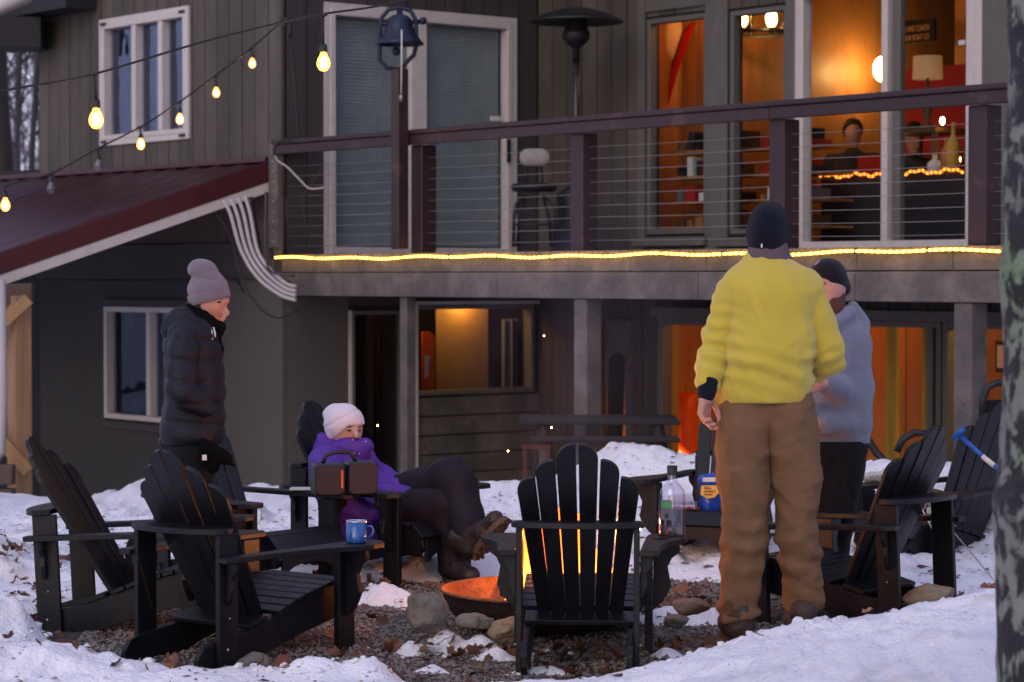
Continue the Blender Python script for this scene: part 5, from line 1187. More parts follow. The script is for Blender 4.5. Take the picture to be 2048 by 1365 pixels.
va, fa_ = netmesh(tro, h=.0085, k=.02, disp=pfold, cut=tcut); vb, fb_ = netmesh(tro2, h=.0085, k=.02, disp=pfold, cut=tcut); joinmesh('trousers', M['canvas'], Y_, [(va, fa_), (vb, fb_)])
mb = MB(); 
for px in (1553,): q = yw(px, 799, -.112); mb.box(tuple(q-(.007,.006,.03)), tuple(q+(.007,.006,.03)))
mb.build('belt_loops', M['canvas'], Y_)
def boot(name, par, heel, toe, m='boot_brown', h_=.14, s=1.0, up=None):
    hl, te = Vector(heel), Vector(toe); u = Vector((0,0,1)) if up is None else Vector(up)
    ml = hl.lerp(te, .55)
    pr = [rc(hl + u*.045*s, ml + u*.045*s, .045*s, .046*s), rc(ml + u*.042*s, te + u*.038*s, .047*s, .040*s), rc(hl + u*.05*s, hl + u*(h_)*s, .048*s, .052*s), rc(hl.lerp(te,.2) + u*.09*s, ml + u*.06*s, .045*s, .04*s)]
    return body(name, M[m], par, pr, h=.009, k=.02, disp=lambda X, Y, Z: fold(X, Y, Z, (0,0,1), 20, 20, .008, 3))
def soleb(par, heel, toe, s=1.0, up=None, m='sole'):
    hl, te = Vector(heel), Vector(toe); u = Vector((0,0,1)) if up is None else Vector(up).normalized()
    d = (te - hl).normalized(); sd_ = d.cross(u)
    out = []
    for i in range(24):
        a = 2*math.pi*i/24; L = (te-hl).length/2 + .04*s; c = hl.lerp(te, .5); w = .05*s*(1 + .12*math.cos(a))
        out.append(c + d*math.cos(a)*L + sd_*math.sin(a)*w)
    vs = [tuple(p + u*.0) for p in out] + [tuple(p + u*.024*s) for p in out]; k = 24
    mb = MB().add(vs, [tuple(range(k))[::-1], tuple(range(k, 2*k))] + [(i, (i+1)%k, k+(i+1)%k, k+i) for i in range(k)])
    for i in range(7):
        for j in (-1, 0, 1):
            c = hl.lerp(te, -.12 + 1.24*i/6) + sd_*j*.026*s - u*.003; mb.ball(tuple(c), .0085*s, 5)
    return mb.build('sole', M[m], par)
for nm, hx, tx in (('boot', (1482,1290,-.05), (1458,1290,.20)), ('boot', (1608,1280,.01), (1590,1272,.26))):
    h3, t3 = yw(*hx), yw(*tx); h3[2] = t3[2] = .02; boot(nm, Y_, h3, t3, h_=.10, s=1.12); h3[2] = t3[2] = .0; soleb(Y_, h3, t3)
# --- man in grey hoodie
DH = 11.1
def hw(px, py, d=0.): return P(px, py, DH + d)
H_ = thing('person', (*hw(1660, 1190)[:2], 0), 'bearded man in grey hoodie and black beanie half hidden behind the man in yellow', 'person')
hh = hw(1656, 590)
hb1 = netmesh([el(hw(1657,575), (.078,.098,.115)), el(hw(1645,612,-.05), (.055,.06,.05)), rc(hw(1662,610,.02), hw(1672,645,.02), .055,.06), rc(hw(1640,670), hw(1690,670), .075,.075), rc(hw(1668,680), hw(1668,830), .13,.13, ((0,1,0), .75)),
    rc(hw(1705,700), hw(1708,790,.0), .03,.03), rc(hw(1708,790,.0), hw(1660,766,-.2), .028,.026), rc(hw(1650,880), hw(1650,1050), .075,.05), rc(hw(1650,1050), hw(1645,1190), .05,.035), rc(hw(1692,880), hw(1672,1050), .075,.05), rc(hw(1672,1050), hw(1665,1190,.1), .05,.035),
    el(hw(1621,590,-.085), (.012,.02,.022)), rc(hw(1635,562,-.1), hw(1655,563,-.08), .012,.012), el(hw(1678,586,.03), (.012,.022,.03))], h=.010, k=.02)
hn1 = netmesh(hand(hw(1648,768,-.27), (-.75,-.3,-.1), (0,0,1), (0,.6,0), 1.0, .9), h=.005, k=.006, pad=.02)
hn2 = netmesh(hand(hw(1645,848,-.16), (-.8,-.2,-.15), (.1,0,1), (0,.6,0), 1.0, .7), h=.005, k=.006, pad=.02)
joinmesh('body', M['skin2'], H_, [hb1, hn1, hn2])
body('beard', M['beard'], H_, [rc(hw(1672,596,-.030), hw(1664,618,-.055), .044,.048), rc(hw(1664,618,-.06), hw(1645,628,-.09), .052,.045)], h=.009, k=.02, disp=lambda X, Y, Z: .008*(noise(X*70,Y*70,Z*40,3)-.5))
body('eye', M['eye'], H_, [el(hw(1646,567,-.094), (.012,.01,.006))], h=.004, k=.003, pad=.01)
body('beanie', M['black_knit'], H_, [el(hw(1657,560,.01), (.088,.108,.098)), rc(hw(1650,553,-.02), hw(1678,573,.05), .07,.055)], h=.009, k=.02, cut=lambda X, Y, Z: (hw(0,566)[2] - Z) - .55*(X - hw(1640,0)[0]), disp=lambda X, Y, Z: fold(X, Y, Z, (1,.5,-.3), 12, 4, .006, 5))
for i, (px, py) in enumerate(((1691,572),(1690,582))): MB().box(tuple(hw(px,py,.03)-(.004,.03,.011)), tuple(hw(px,py,.03)+(.007,.03,.008))).build('beanie_tag', M['black_knit'], H_)
MB().add([tuple(hw(*q)) for q in ((1627,532,-.088),(1633,524,-.08),(1641,519,-.07),(1637,525,-.083),(1630,531,-.092))], [(0,1,2,3,4)]).build('beanie_print', mat('pink_print', (.45,.2,.3), .8), H_)
def hfold(X, Y, Z): return fold(X, Y, Z, (.2,0,1), 9, 3, .010, 21) + fold(X, Y, Z, (1,0,.3), 10, 3, .007, 22)
hod = [rc(hw(1645,682), hw(1697,684), .095,.098), rc(hw(1668,700), hw(1672,790), .165,.160, ((0,1,0), .75)), rc(hw(1672,790), hw(1676,850), .160,.150, ((0,1,0), .78)),
    rc(hw(1703,695), hw(1712,775), .078,.070), rc(hw(1712,775), hw(1706,792,-.02), .070,.066), rc(hw(1706,792,-.02), hw(1655,768,-.23), .062,.045), rc(hw(1690,850,-.1), hw(1652,850,-.15), .05,.045),
    rc(hw(1700,620,.04), hw(1680,640,-.02), .028,.045), rc(hw(1702,628,.06), hw(1718,680,.10), .038,.055), rc(hw(1690,640,.0), hw(1650,665,-.09), .045,.04), rc(hw(1712,690,.1), hw(1722,720,.1), .05,.03), rc(hw(1706,612,.0), hw(1716,650,.06), .026,.05), rc(hw(1655,655,-.13), hw(1700,625,-.06), .022,.026)]
body('hoodie', M['hoodie'], H_, hod, h=.010, k=.03, disp=hfold, cut=lambda X, Y, Z: hw(0,888)[2] - Z + .05*(X-1.4))
body('hem_band', M['hoodie'], H_, [rc(hw(1650,874), hw(1700,876), .105,.095)], h=.01, k=.01, cut=lambda X, Y, Z: np.maximum(hw(0,892)[2] - Z, Z - hw(0,862)[2]))
body('trousers', M['black_pants'], H_, [rc(hw(1650,890), hw(1692,890), .115,.105), rc(hw(1655,930), hw(1652,1050), .10,.085), rc(hw(1652,1050), hw(1645,1185), .08,.07), rc(hw(1688,930), hw(1672,1050), .10,.085), rc(hw(1672,1050), hw(1660,1185,.1), .08,.07)], h=.012, k=.03, disp=lambda X, Y, Z: fold(X, Y, Z, (.4,0,1), 11, 3, .009, 23), cut=lambda X, Y, Z: Z - hw(0,882)[2])
for d in (0, .14):
    h3, t3 = hw(1648,1200,d), hw(1600,1200,d-.08); h3[2] = t3[2] = .02; boot('boot', H_, h3, t3, h_=.12); h3[2] = t3[2] = 0; soleb(H_, h3, t3)
# --- standing woman at the left, profile, looking down to the right
DW = 10.98; RS[0] = .885
def ww(px, py, d=0.): return P(px, py, DW + d*.885)
G_ = thing('person', (*ww(385, 1150)[:2], 0), 'woman in dark puffer jacket and grey beanie standing at left looking down', 'person')
wb1 = netmesh([el(ww(418,598,-.01), (.090,.078,.098)), rc(ww(422,612), ww(434,630,0), .056,.036), rc(ww(448,613), ww(455,627,0), .0105,.0135), el(ww(451,601), (.022,.05,.018)), el(ww(445,637), (.017,.022,.012)), el(ww(438,645), (.018,.022,.015)), rc(ww(405,620), ww(395,660), .05,.06), rc(ww(375,680,-.16), ww(375,680,.16), .065,.065),
    rc(ww(382,690), ww(380,860), .12,.12), rc(ww(370,690,-.19), ww(365,790,-.22), .045,.04), rc(ww(365,790,-.22), ww(412,815,-.17), .038,.03), rc(ww(370,690,.19), ww(365,790,.22), .045,.04), rc(ww(365,790,.22), ww(412,815,.17), .038,.03),
    rc(ww(385,890,-.08), ww(392,1010,-.08), .08,.055), rc(ww(392,1010,-.08), ww(385,1125,-.08), .05,.035), rc(ww(385,890,.08), ww(392,1010,.08), .08,.055), rc(ww(392,1010,.08), ww(385,1125,.08), .05,.035)], h=.0085, k=.016)
wh = [netmesh(hand(ww(392,808,s*.09), (.05,0,-1), (.1,-s,.3), (0,s*1,0), .85, .5), h=.005, k=.006, pad=.02) for s in (-1, 1)]
joinmesh('body', M['skin'], G_, [wb1] + wh)
body('eye', M['eye'], G_, [el(ww(438,605,-.066), (.014,.012,.005))], h=.004, k=.003, pad=.01); body('eyebrow', M['hair'], G_, [rc(ww(431,600,-.066), ww(445,600,-.058), .0045,.003)], h=.004, k=.003, pad=.01)
body('lips', M['lip'], G_, [el(ww(440,629,-.036), (.016,.012,.005)), el(ww(440,632,-.036), (.013,.012,.005))], h=.004, k=.003, pad=.01)
body('hair', M['hair'], G_, [rc(ww(398,606,.0), ww(396,632,.0), .062,.055), rc(ww(402,606,-.05), ww(408,624,-.045), .03,.022)], h=.01, k=.02)
body('fur_collar', M['fur'], G_, [rc(ww(388,625,-.02), ww(402,645,-.06), .055,.055), rc(ww(402,645,-.06), ww(428,658,-.03), .05,.042), rc(ww(428,655,-.03), ww(430,655,.06), .042,.045), rc(ww(430,655,.06), ww(395,638,.09), .045,.05), rc(ww(426,660,-.04), ww(438,700,-.03), .022,.028)], h=.009, k=.03, disp=lambda X, Y, Z: .022*(fbm(X*45,Y*45,Z*45,3,3)-.5))
def bcut(X, Y, Z): return (ww(0,599)[2] - Z) + .16*(X - ww(418,0)[0])*-1*-1
def rib(X, Y, Z): return -.0018*np.sin(np.arctan2(Y - DW, X - ww(418,0)[0])*70)
body('beanie', M['beanie_grey'], G_, [el(ww(417,583), (.106,.100,.085)), rc(ww(416,570), ww(410,548), .094,.072), rc(ww(406,545), ww(396,541), .056,.055)], h=.0085, k=.022, cut=lambda X, Y, Z: ww(0,604)[2] - Z + .22*(X - ww(418,0)[0]), disp=lambda X, Y, Z: fold(X, Y, Z, (1,0,.1), 9, 3, .005, 6) - .010*np.exp(-((Z - ww(0,556)[2] + .1*(X - ww(400,0)[0]))/.010)**2)*-1*(X < ww(438,0)[0]))
body('beanie_cuff', M['beanie_grey'], G_, [rc(ww(418,592), ww(419,593), .110,.110, ((0,1,0), .95))], h=.008, k=.02, cut=lambda X, Y, Z: np.maximum(ww(0,605)[2] - Z + .25*(X - ww(418,0)[0]), Z - ww(0,582)[2] - .25*(X - ww(418,0)[0])), disp=rib)
def quilt(X, Y, Z):
    zz = (Z + .10*(X - ww(385,0)[0]) + .012*noise(X*6, Y*6, Z*2, 3))*2*math.pi/.095
    return .007*(1 - np.abs(np.sin(zz/2)))**2*1.6 - .003 + fold(X, Y, Z, (.5,.2,1), 16, 6, .005, 31)
jk = [rc(ww(376,672,-.13), ww(376,672,.13), .095,.095), rc(ww(386,690), ww(390,780), .150,.145, ((0,1,0), 1.35)), rc(ww(390,780), ww(386,850), .145,.155, ((0,1,0), 1.35)), rc(ww(384,850), ww(383,872), .155,.160, ((0,1,0), 1.35))]
body('puffer_jacket', M['puffer'], G_, jk, h=.010, k=.03, disp=quilt, cut=lambda X, Y, Z: ww(0,889)[2] - Z - .05*(X - ww(385,0)[0]))
body('sleeve', M['puffer'], G_, [rc(ww(368,685,-.20), ww(362,775,-.235), .078,.070), rc(ww(362,775,-.235), ww(368,792,-.24), .070,.068), rc(ww(368,792,-.24), ww(408,815,-.20), .066,.050)], h=.009, k=.03, disp=quilt)
body('sleeve', M['puffer'], G_, [rc(ww(372,685,.20), ww(368,775,.23), .075,.068), rc(ww(368,775,.23), ww(405,815,.20), .066,.05)], h=.010, k=.03, disp=quilt)
body('hood', M['puffer'], G_, [rc(ww(360,640,-.07), ww(360,640,.07), .062,.062), rc(ww(345,660,-.06), ww(345,660,.06), .055,.055), rc(ww(375,628,-.08), ww(400,655,-.11), .030,.035), rc(ww(400,655,-.11), ww(420,668,-.08), .032,.028)], h=.010, k=.04, disp=lambda X, Y, Z: fold(X, Y, Z, (1,.6,.4), 10, 3, .008, 33))
MB().tube([ww(421,655,-.11), ww(424,668,-.115), ww(424,681,-.115)], .004, 5).build('drawcord', M['paper'], G_); MB().tube([ww(427,655,-.10), ww(430,668,-.105), ww(430,675,-.105)], .004, 5).build('drawcord', M['paper'], G_)
body('trousers', M['black_pants'], G_, [rc(ww(384,890,-.07), ww(384,890,.07), .125,.125), rc(ww(385,910,-.08), ww(392,1010,-.08), .105,.085), rc(ww(392,1010,-.08), ww(385,1120,-.08), .08,.065), rc(ww(385,910,.08), ww(392,1010,.08), .105,.085), rc(ww(392,1010,.08), ww(385,1120,.08), .08,.065)], h=.012, k=.03)
body('glove', M['fur'], G_, [rc(ww(422,905,-.2), ww(448,915,-.22), .045,.035), rc(ww(448,915,-.22), ww(468,934,-.22), .026,.006), rc(ww(412,895,-.2), ww(425,935,-.2), .04,.035)], h=.009, k=.02, disp=lambda X, Y, Z: .012*(fbm(X*40,Y*40,Z*40,3,3)-.5))
MB().box(tuple(ww(408,917,-.262)-(.010,.002,.010)), tuple(ww(408,917,-.262)+(.010,.002,.014)), None).build('glove_tag', M['paper'], G_)
for d in (-.08, .08):
    h3, t3 = ww(378,1140,d), ww(440,1140,d); h3[2] = t3[2] = snowz(h3[0], h3[1]) + .0; boot('boot', G_, h3, t3, h_=.12, m='black_pants', s=.92)
# --- seated woman in purple parka
DS = 12.15; RS[0] = 1.0
def sw_(px, py, d=0.): return P(px, py, DS + d)
S_ = thing('person', (*sw_(740, 1110)[:2], 0), 'seated woman in purple parka and white beanie, legs crossed by the fire', 'person')
sb1 = netmesh([el(sw_(693,858,-.01), (.080,.088,.105)), el(sw_(712,870,-.082), (.016,.018,.022)), rc(sw_(710,860,-.084), sw_(712,873,-.108), .0085,.0125), rc(sw_(685,885,.02), sw_(675,915,.04), .05,.06), el(sw_(705,850,-.055), (.05,.03,.016)),
    rc(sw_(655,930,-.13), sw_(700,925,.15), .065,.065), rc(sw_(685,945), sw_(700,1040,.02), .13,.13),
    rc(sw_(800,1025,-.10), sw_(905,1010,-.28), .085,.06), rc(sw_(905,1010,-.28), sw_(905,1150,-.30), .058,.04), rc(sw_(800,1010,.05), sw_(895,960,-.22), .085,.06), rc(sw_(900,965,-.24), sw_(945,1080,-.44), .058,.04),
    rc(sw_(650,940,-.2), sw_(680,1010,-.28), .045,.04), rc(sw_(680,1010,-.28), sw_(745,1030,-.34), .04,.03), rc(sw_(715,940,.15), sw_(775,960,.12), .045,.04)], h=.0085, k=.018)
joinmesh('body', M['skin'], S_, [sb1, netmesh(hand(sw_(748,1030,-.35), (.9,-.1,-.3), (0,.2,1), (0,.7,0), .9, .7), h=.005, k=.006, pad=.02), netmesh(hand(sw_(778,961,.12), (.8,-.5,-.3), (0,.2,1), (0,.7,0), .9, .7), h=.005, k=.006, pad=.02)])
for (px, py, d) in ((698,862,-.096), (718,862,-.072)): body('eye', M['eye'], S_, [el(sw_(px,py,d), (.013,.009,.0055))], h=.004, k=.003, pad=.01); body('eyebrow', M['hair'], S_, [rc(sw_(px-5,py-7,d), sw_(px+4,py-8,d-.002), .004,.0035)], h=.004, k=.003, pad=.01)
body('hair', M['beard'], S_, [rc(sw_(672,866,-.04), sw_(676,876,-.045), .026,.02)], h=.008, k=.01)
body('beanie', M['beanie_white'], S_, [el(sw_(689,846,-.01), (.099,.107,.095)), rc(sw_(680,836,.02), sw_(672,832,.04), .070,.062), rc(sw_(668,855,.0), sw_(668,868,-.01), .055,.04), el(sw_(657,829,.05), (.024,.024,.022))], h=.0085, k=.02, cut=lambda X, Y, Z: (sw_(0,850)[2] - Z) - .85*np.maximum(0, sw_(700,0)[0]-X) + .25*np.maximum(0, X-sw_(700,0)[0])*0, disp=lambda X, Y, Z: .0022*np.sin(Z*200 + X*90)*0 + fold(X, Y, Z, (1,0,.3), 10, 4, .004, 7) - .007*np.exp(-((Z - sw_(0,833)[2] - .55*(X - sw_(690,0)[0]))/.006)**2)*-1)
def sfold(X, Y, Z): return fold(X, Y, Z, (.5,.3,-1), 12, 3, .020, 41) + fold(X, Y, Z, (1,0,-.4), 19, 6, .012, 42)
body('parka', M['purple'], S_, [rc(sw_(660,935,-.08), sw_(705,930,.12), .105,.10), rc(sw_(690,950), sw_(715,1030,.0), .170,.170), rc(sw_(715,1030,-.0), sw_(775,1015,-.06), .155,.12), rc(sw_(710,1035,-.12), sw_(715,1050,-.18), .12,.12), rc(sw_(775,1010,-.05), sw_(820,985,-.12), .12,.06),
    rc(sw_(728,945,.06), sw_(755,975,.0), .085,.075)], h=.010, k=.04, disp=sfold)
body('sleeve', M['purple'], S_, [rc(sw_(655,940,-.18), sw_(672,990,-.24), .085,.078), rc(sw_(672,990,-.24), sw_(690,1010,-.28), .078,.072), rc(sw_(690,1010,-.28), sw_(742,1028,-.34), .07,.052)], h=.010, k=.03, disp=sfold)
body('sleeve', M['purple'], S_, [rc(sw_(718,945,.12), sw_(748,955,.08), .08,.075), rc(sw_(748,955,.08), sw_(772,968,.04), .075,.06), rc(sw_(772,968,.04), sw_(766,985,.0), .058,.05)], h=.010, k=.03, disp=sfold)
body('parka_skirt', M['purple'], S_, [rc(sw_(685,1030,-.20), sw_(690,1075,-.22), .11,.075), rc(sw_(725,1030,-.22), sw_(735,1075,-.24), .09,.07), rc(sw_(760,1010,-.15), sw_(820,1000,-.16), .10,.075)], h=.011, k=.04, disp=sfold)
body('hood', M['purple'], S_, [rc(sw_(655,880,.02), sw_(650,912,.03), .05,.075), rc(sw_(650,905,.0), sw_(690,898,-.06), .065,.055), rc(sw_(690,898,-.06), sw_(728,895,-.08), .055,.036), rc(sw_(690,912,-.02), sw_(722,912,-.04), .085,.06), rc(sw_(728,890,-.08), sw_(731,908,-.07), .030,.03)], h=.009, k=.025, disp=lambda X, Y, Z: fold(X, Y, Z, (1,0,-.5), 14, 4, .016, 43), cut=lambda X, Y, Z: Z - sw_(0,873)[2] - .25*np.maximum(0, sw_(668,0)[0]-X) )
for (px, py) in ((705,881),(731,884),(708,908),(718,909)): MB().ball(sw_(px,py,-.125), .005, 6).build('snap', M['alu'], S_)
MB().tube([sw_(680,882,-.10), sw_(683,890,-.112), sw_(684,912,-.115)], .005, 5).build('drawcord', M['black'], S_)
body('snow_pants', M['plum_pants'], S_, [rc(sw_(790,1025,-.12), sw_(895,1012,-.28), .125,.098), rc(sw_(895,1012,-.28), sw_(905,1060,-.29), .098,.085), rc(sw_(905,1060,-.29), sw_(908,1135,-.29), .085,.082)], h=.011, k=.03, disp=lambda X, Y, Z: fold(X, Y, Z, (.3,0,1), 11, 3, .012, 44))
body('snow_pants_leg', M['plum_pants'], S_, [rc(sw_(800,1000,.02), sw_(900,958,-.24), .120,.098), rc(sw_(900,958,-.24), sw_(915,972,-.28), .098,.092), rc(sw_(915,972,-.28), sw_(942,1066,-.42), .088,.082)], h=.011, k=.03, disp=lambda X, Y, Z: fold(X, Y, Z, (.3,0,1), 11, 3, .012, 45))
h3, t3 = sw_(895,1165,-.28), sw_(942,1165,-.50); h3[2] = .03; t3[2] = .025; boot('boot', S_, h3, t3, 'boot_dark', .13); h3[2] = t3[2] = .0; soleb(S_, h3, t3)
up = Vector((-.66, .52, .40)).normalized()
h3, t3 = Vector(sw_(958,1108,-.50)), Vector(sw_(1003,1050,-.60)); boot('boot', S_, h3, t3, 'boot_dark', .13, s=1.08, up=up); soleb(S_, h3 - up*.012, t3 - up*.012, 1.22, up=up)
body('boot_cuff', M['plum_pants'], S_, [rc(sw_(940,1062,-.42), sw_(948,1084,-.45), .086,.078)], h=.011, k=.02)

# ------------------------------------------------------------------ small things
def lab_obj(o, l, c, g=None): return tag(o, l, c, g)
q = onchair('L2', .325, .62, .463)
mg = thing('mug', q, 'speckled blue enamel mug on the arm of the front left chair', 'mug')
MB().lathe([(.0,.001),(.040,.001),(.0415,.006),(.0415,.085),(.0385,.085),(.0385,.012),(.0,.012)], q, 28).build('cup', M['mug'], mg)
MB().lathe([(.0415,.083),(.0435,.087),(.0415,.090),(.0385,.087)], q, 28).build('rim', M['mug_rim'], mg)
MB().tube([(q[0]+.040, q[1]-.01, q[2]+.066), (q[0]+.062, q[1]-.015, q[2]+.068), (q[0]+.070, q[1]-.017, q[2]+.055), (q[0]+.064, q[1]-.016, q[2]+.03), (q[0]+.040, q[1]-.01, q[2]+.018)], .0045, 7).build('handle', M['mug'], mg)
# speaker
sp_o = onchair('C4', -.335, .60, .463)
spk = thing('speaker', (sp_o[0]+.10, sp_o[1], sp_o[2]), 'black portable speaker with two square grilles and carry handle on a chair arm', 'speaker')
def spbox(cx, cy, cz, yaw, w, d, h, nm, dd=.0):
    Mx = Matrix.Translation((cx, cy, cz)) @ Matrix.Rotation(yaw, 4, 'Z')
    MB().box((-w/2,-d/2,0), (w/2,d/2,h), Mx).build(nm, M['speaker'], spk, bevel=.012)
    MB().prism([(x*w/2*.92*s1, h/2 + y*h/2*.92*s2) for x, y, s1, s2 in [(-1,-.75,1,1),(-.75,-1,1,1),(.75,-1,1,1),(1,-.75,1,1),(1,.75,1,1),(.75,1,1,1),(-.75,1,1,1),(-1,.75,1,1)]], -d/2-.004, -d/2-.0005, Mx, 1).build('grille', M['grille'], spk, bevel=.001)
c_ = P(688, 985, 11.62); zz = sp_o[2] + .001
spbox(c_[0]-.075, 11.55, zz, R(14), .145, .16, .148, 'cabinet'); spbox(c_[0]+.078, 11.60, zz+.0, R(14), .145, .16, .155, 'cabinet')
MB().box((c_[0]-.005, 11.478, zz+.035), (c_[0]+.005, 11.483, zz+.12)).build('badge', M['orange_print'], spk)
MB().tube([(c_[0]-.10, 11.56, zz+.145), (c_[0]-.085, 11.57, zz+.185), (c_[0]-.04, 11.58, zz+.200), (c_[0]+.03, 11.6, zz+.198), (c_[0]+.06, 11.6, zz+.15)], .011, 8).build('handle', M['black'], spk)
MB().box(tuple(P(578, 982, 11.7)), tuple(P(642, 976, 11.78)+(0,.02,0))).build('x', M['paper']).name = 'notebook'
tag(bpy.data.objects['notebook'], 'thin white notebook lying left of the speaker on the chair arm', 'notebook'); bpy.data.objects['notebook'].location.z += .0
# bottle on centre chair arm
q = onchair('C0', .355, .60, .463)
bt = thing('bottle', q, 'clear plastic liquor bottle with black cap and green label on the centre chair arm', 'bottle')
MB().lathe([(.001,.0),(.050,.002),(.053,.012),(.053,.165),(.050,.185),(.036,.205),(.022,.218),(.0185,.228),(.0185,.262),(.001,.262)], q, 32).build('glass_body', M['clear'], bt)
MB().lathe([(.001,.004),(.048,.006),(.050,.014),(.050,.048),(.001,.049)], q, 24).build('liquid', glass('vodka', .06, (.95,.93,.95)), bt)
MB().lathe([(.0205,.250),(.021,.285),(.001,.286)], q, 18).build('cap', M['black'], bt)
def labelarc(name, z0, z1, a0, a1, r, m):
    vs = []; n_ = 10
    for i in range(n_+1):
        a = a0 + (a1-a0)*i/n_
        for z in (z0, z1): vs.append((q[0]+r*math.cos(a), q[1]+r*math.sin(a), q[2]+z))
    MB().add(vs, [(2*i, 2*i+2, 2*i+3, 2*i+1) for i in range(n_)], True).build(name, M[m], bt)
labelarc('label', .070, .150, R(-150), R(-95), .0536, 'curtain_pale'); labelarc('label_band', .120, .144, R(-147), R(-98), .0540, 'label_green'); labelarc('barcode', .078, .096, R(-125), R(-110), .0540, 'ink')
tag(bt.children[3], 'grey green label')
q = onchair('C0', .31, .50, .468); v_, f_ = leafshape(np.random.default_rng(5), 1)
tag(quickmesh('leaf_on_arm', v_[0]*1.2 + np.array(q) + (0,0,.006), f_[0], mat('lit_leaf', (.7,.22,.04), .35)), 'curled orange leaf shining on the centre chair arm by the bottle', 'leaf')  # flame's reflection put into the leaf's orange colour
# snacks on CR1 seat
q = Vector(P(1405, 1062, 12.25)); sq = onchair('CR1', -.05, .52, .30)
bg_ = thing('snack_bag', sq, 'blue snack bag with orange label and white band on the chair seat', 'bag')
bc_ = P(1420, 1030, 12.35); zb = sq[2] + .004
V_, F_ = netmesh([rc((bc_[0], bc_[1], zb+.03), (bc_[0], bc_[1], zb+.11), .055,.048, ((0,1,0), .5)), rc((bc_[0]-.04, bc_[1], zb+.165), (bc_[0]+.04, bc_[1], zb+.165), .010,.010)], h=.008, k=.06, disp=lambda X, Y, Z: fold(X, Y, Z, (0,0,1), 22, 6, .006, 51)); quickmesh('pouch', V_, F_, M['chips'], bg_)
MB().box((bc_[0]-.035, bc_[1]-.030, zb+.150), (bc_[0]+.04, bc_[1]-.024, zb+.172)).build('white_band', M['paper'], bg_)
MB().prism([(bc_[0]+x, zb+z) for x, z in ((-.045,.132),(.045,.132),(.045,.095),(.02,.070),(-.015,.066),(-.05,.085))], bc_[1]-.042, bc_[1]-.036, None, 1).build('label', M['label_gold'], bg_)
for i, s_t in enumerate(('Silky', "sweet's", 'snow')): text('lettering', s_t, M['ink'], .020, (bc_[0]-.032, bc_[1]-.0435, zb+.113-.016*i), (1,0,0), (0,0,1), bg_)
cb = thing('clear_tray', (bc_[0]-.13, bc_[1]-.05, zb), 'crinkled clear plastic food tray beside the blue snack bag', 'tray')
def tray(x0, x1, y0, y1, z0, h_, nm):
    vs = []; mb = MB(); n_ = 14
    for i in range(n_):
        a = 2*math.pi*i/n_; cx, cy = (x0+x1)/2, (y0+y1)/2
        for r, z in ((.80, z0), (1.0, z0+h_), (1.08, z0+h_+.002)): vs.append((cx + math.copysign(abs(math.cos(a))**.5, math.cos(a))*(x1-x0)/2*r + random.uniform(-.003,.003), cy + math.copysign(abs(math.sin(a))**.5, math.sin(a))*(y1-y0)/2*r, z))
    fs = [(3*i+j, 3*((i+1)%n_)+j, 3*((i+1)%n_)+j+1, 3*i+j+1) for i in range(n_) for j in range(2)]; fs.append(tuple(3*i for i in range(n_)))
    mb.add(vs, fs).build(nm, M['clear'], cb)
tray(bc_[0]-.22, bc_[0]-.05, bc_[1]-.10, bc_[1]+.04, zb, .055, 'base'); tray(bc_[0]-.20, bc_[0]-.03, bc_[1]-.02, bc_[1]+.10, zb+.03, .05, 'lid')
for i in range(6): 
    x = bc_[0]-.18+i*.022; MB().ball((x, bc_[1]-.05+.02*math.sin(i*2), zb+.016), .012, 7, (1,1,.8)).build('food', M['red_cloth'] if i % 2 else M['leaf2'], cb)
tag(MB().lathe([(.001,0),(.02,0),(.02,.09),(.008,.12),(.008,.15),(.001,.15)], (bc_[0]+.025, bc_[1]+.08, zb+.04), 14).build('small_bottle', M['clear']), 'small clear bottle with dark cap standing behind the snack bag', 'bottle')
# paper bag on CR3 arm
q = onchair('CR3', .33, .50, .466); c_ = np.array(onchair('CR3', .33, .40, .466))
pb_ = thing('paper_bag', q, 'crumpled pale paper bag with printed word and round emblem on the rear right chair arm', 'bag')
z0 = q[2]; V_, F_ = netmesh([rc((c_[0]-.11, c_[1], z0+.022), (c_[0]+.08, c_[1], z0+.022), .022,.03, ((0,1,0), 1.6)), rc((c_[0]+.0, c_[1]+.02, z0+.05), (c_[0]+.06, c_[1], z0+.03), .02,.035)], h=.009, k=.03, disp=lambda X, Y, Z: fold(X, Y, Z, (1,0,.5), 14, 6, .012, 61)); quickmesh('bag_body', V_, F_, mat('paper_bag_pale', (.42,.43,.40), .85, .2, 20), pb_)
text('lettering', 'HONEST', M['ink'], .026, (c_[0]-.11, c_[1]-.062, z0+.018), (1,0,.08), (0,-.25,1), pb_); text('lettering', 'KIT', M['ink'], .014, (c_[0]-.10, c_[1]-.064, z0+.002), (1,0,.08), (0,-.25,1), pb_)
MB().lathe([(.010,0),(.018,0),(.018,.002),(.010,.002)], (0,0,0), 18, Matrix.Translation((c_[0]+.035, c_[1]-.062, z0+.026)) @ Matrix.Rotation(R(90), 4, 'X')).build('emblem', M['stone'], pb_)
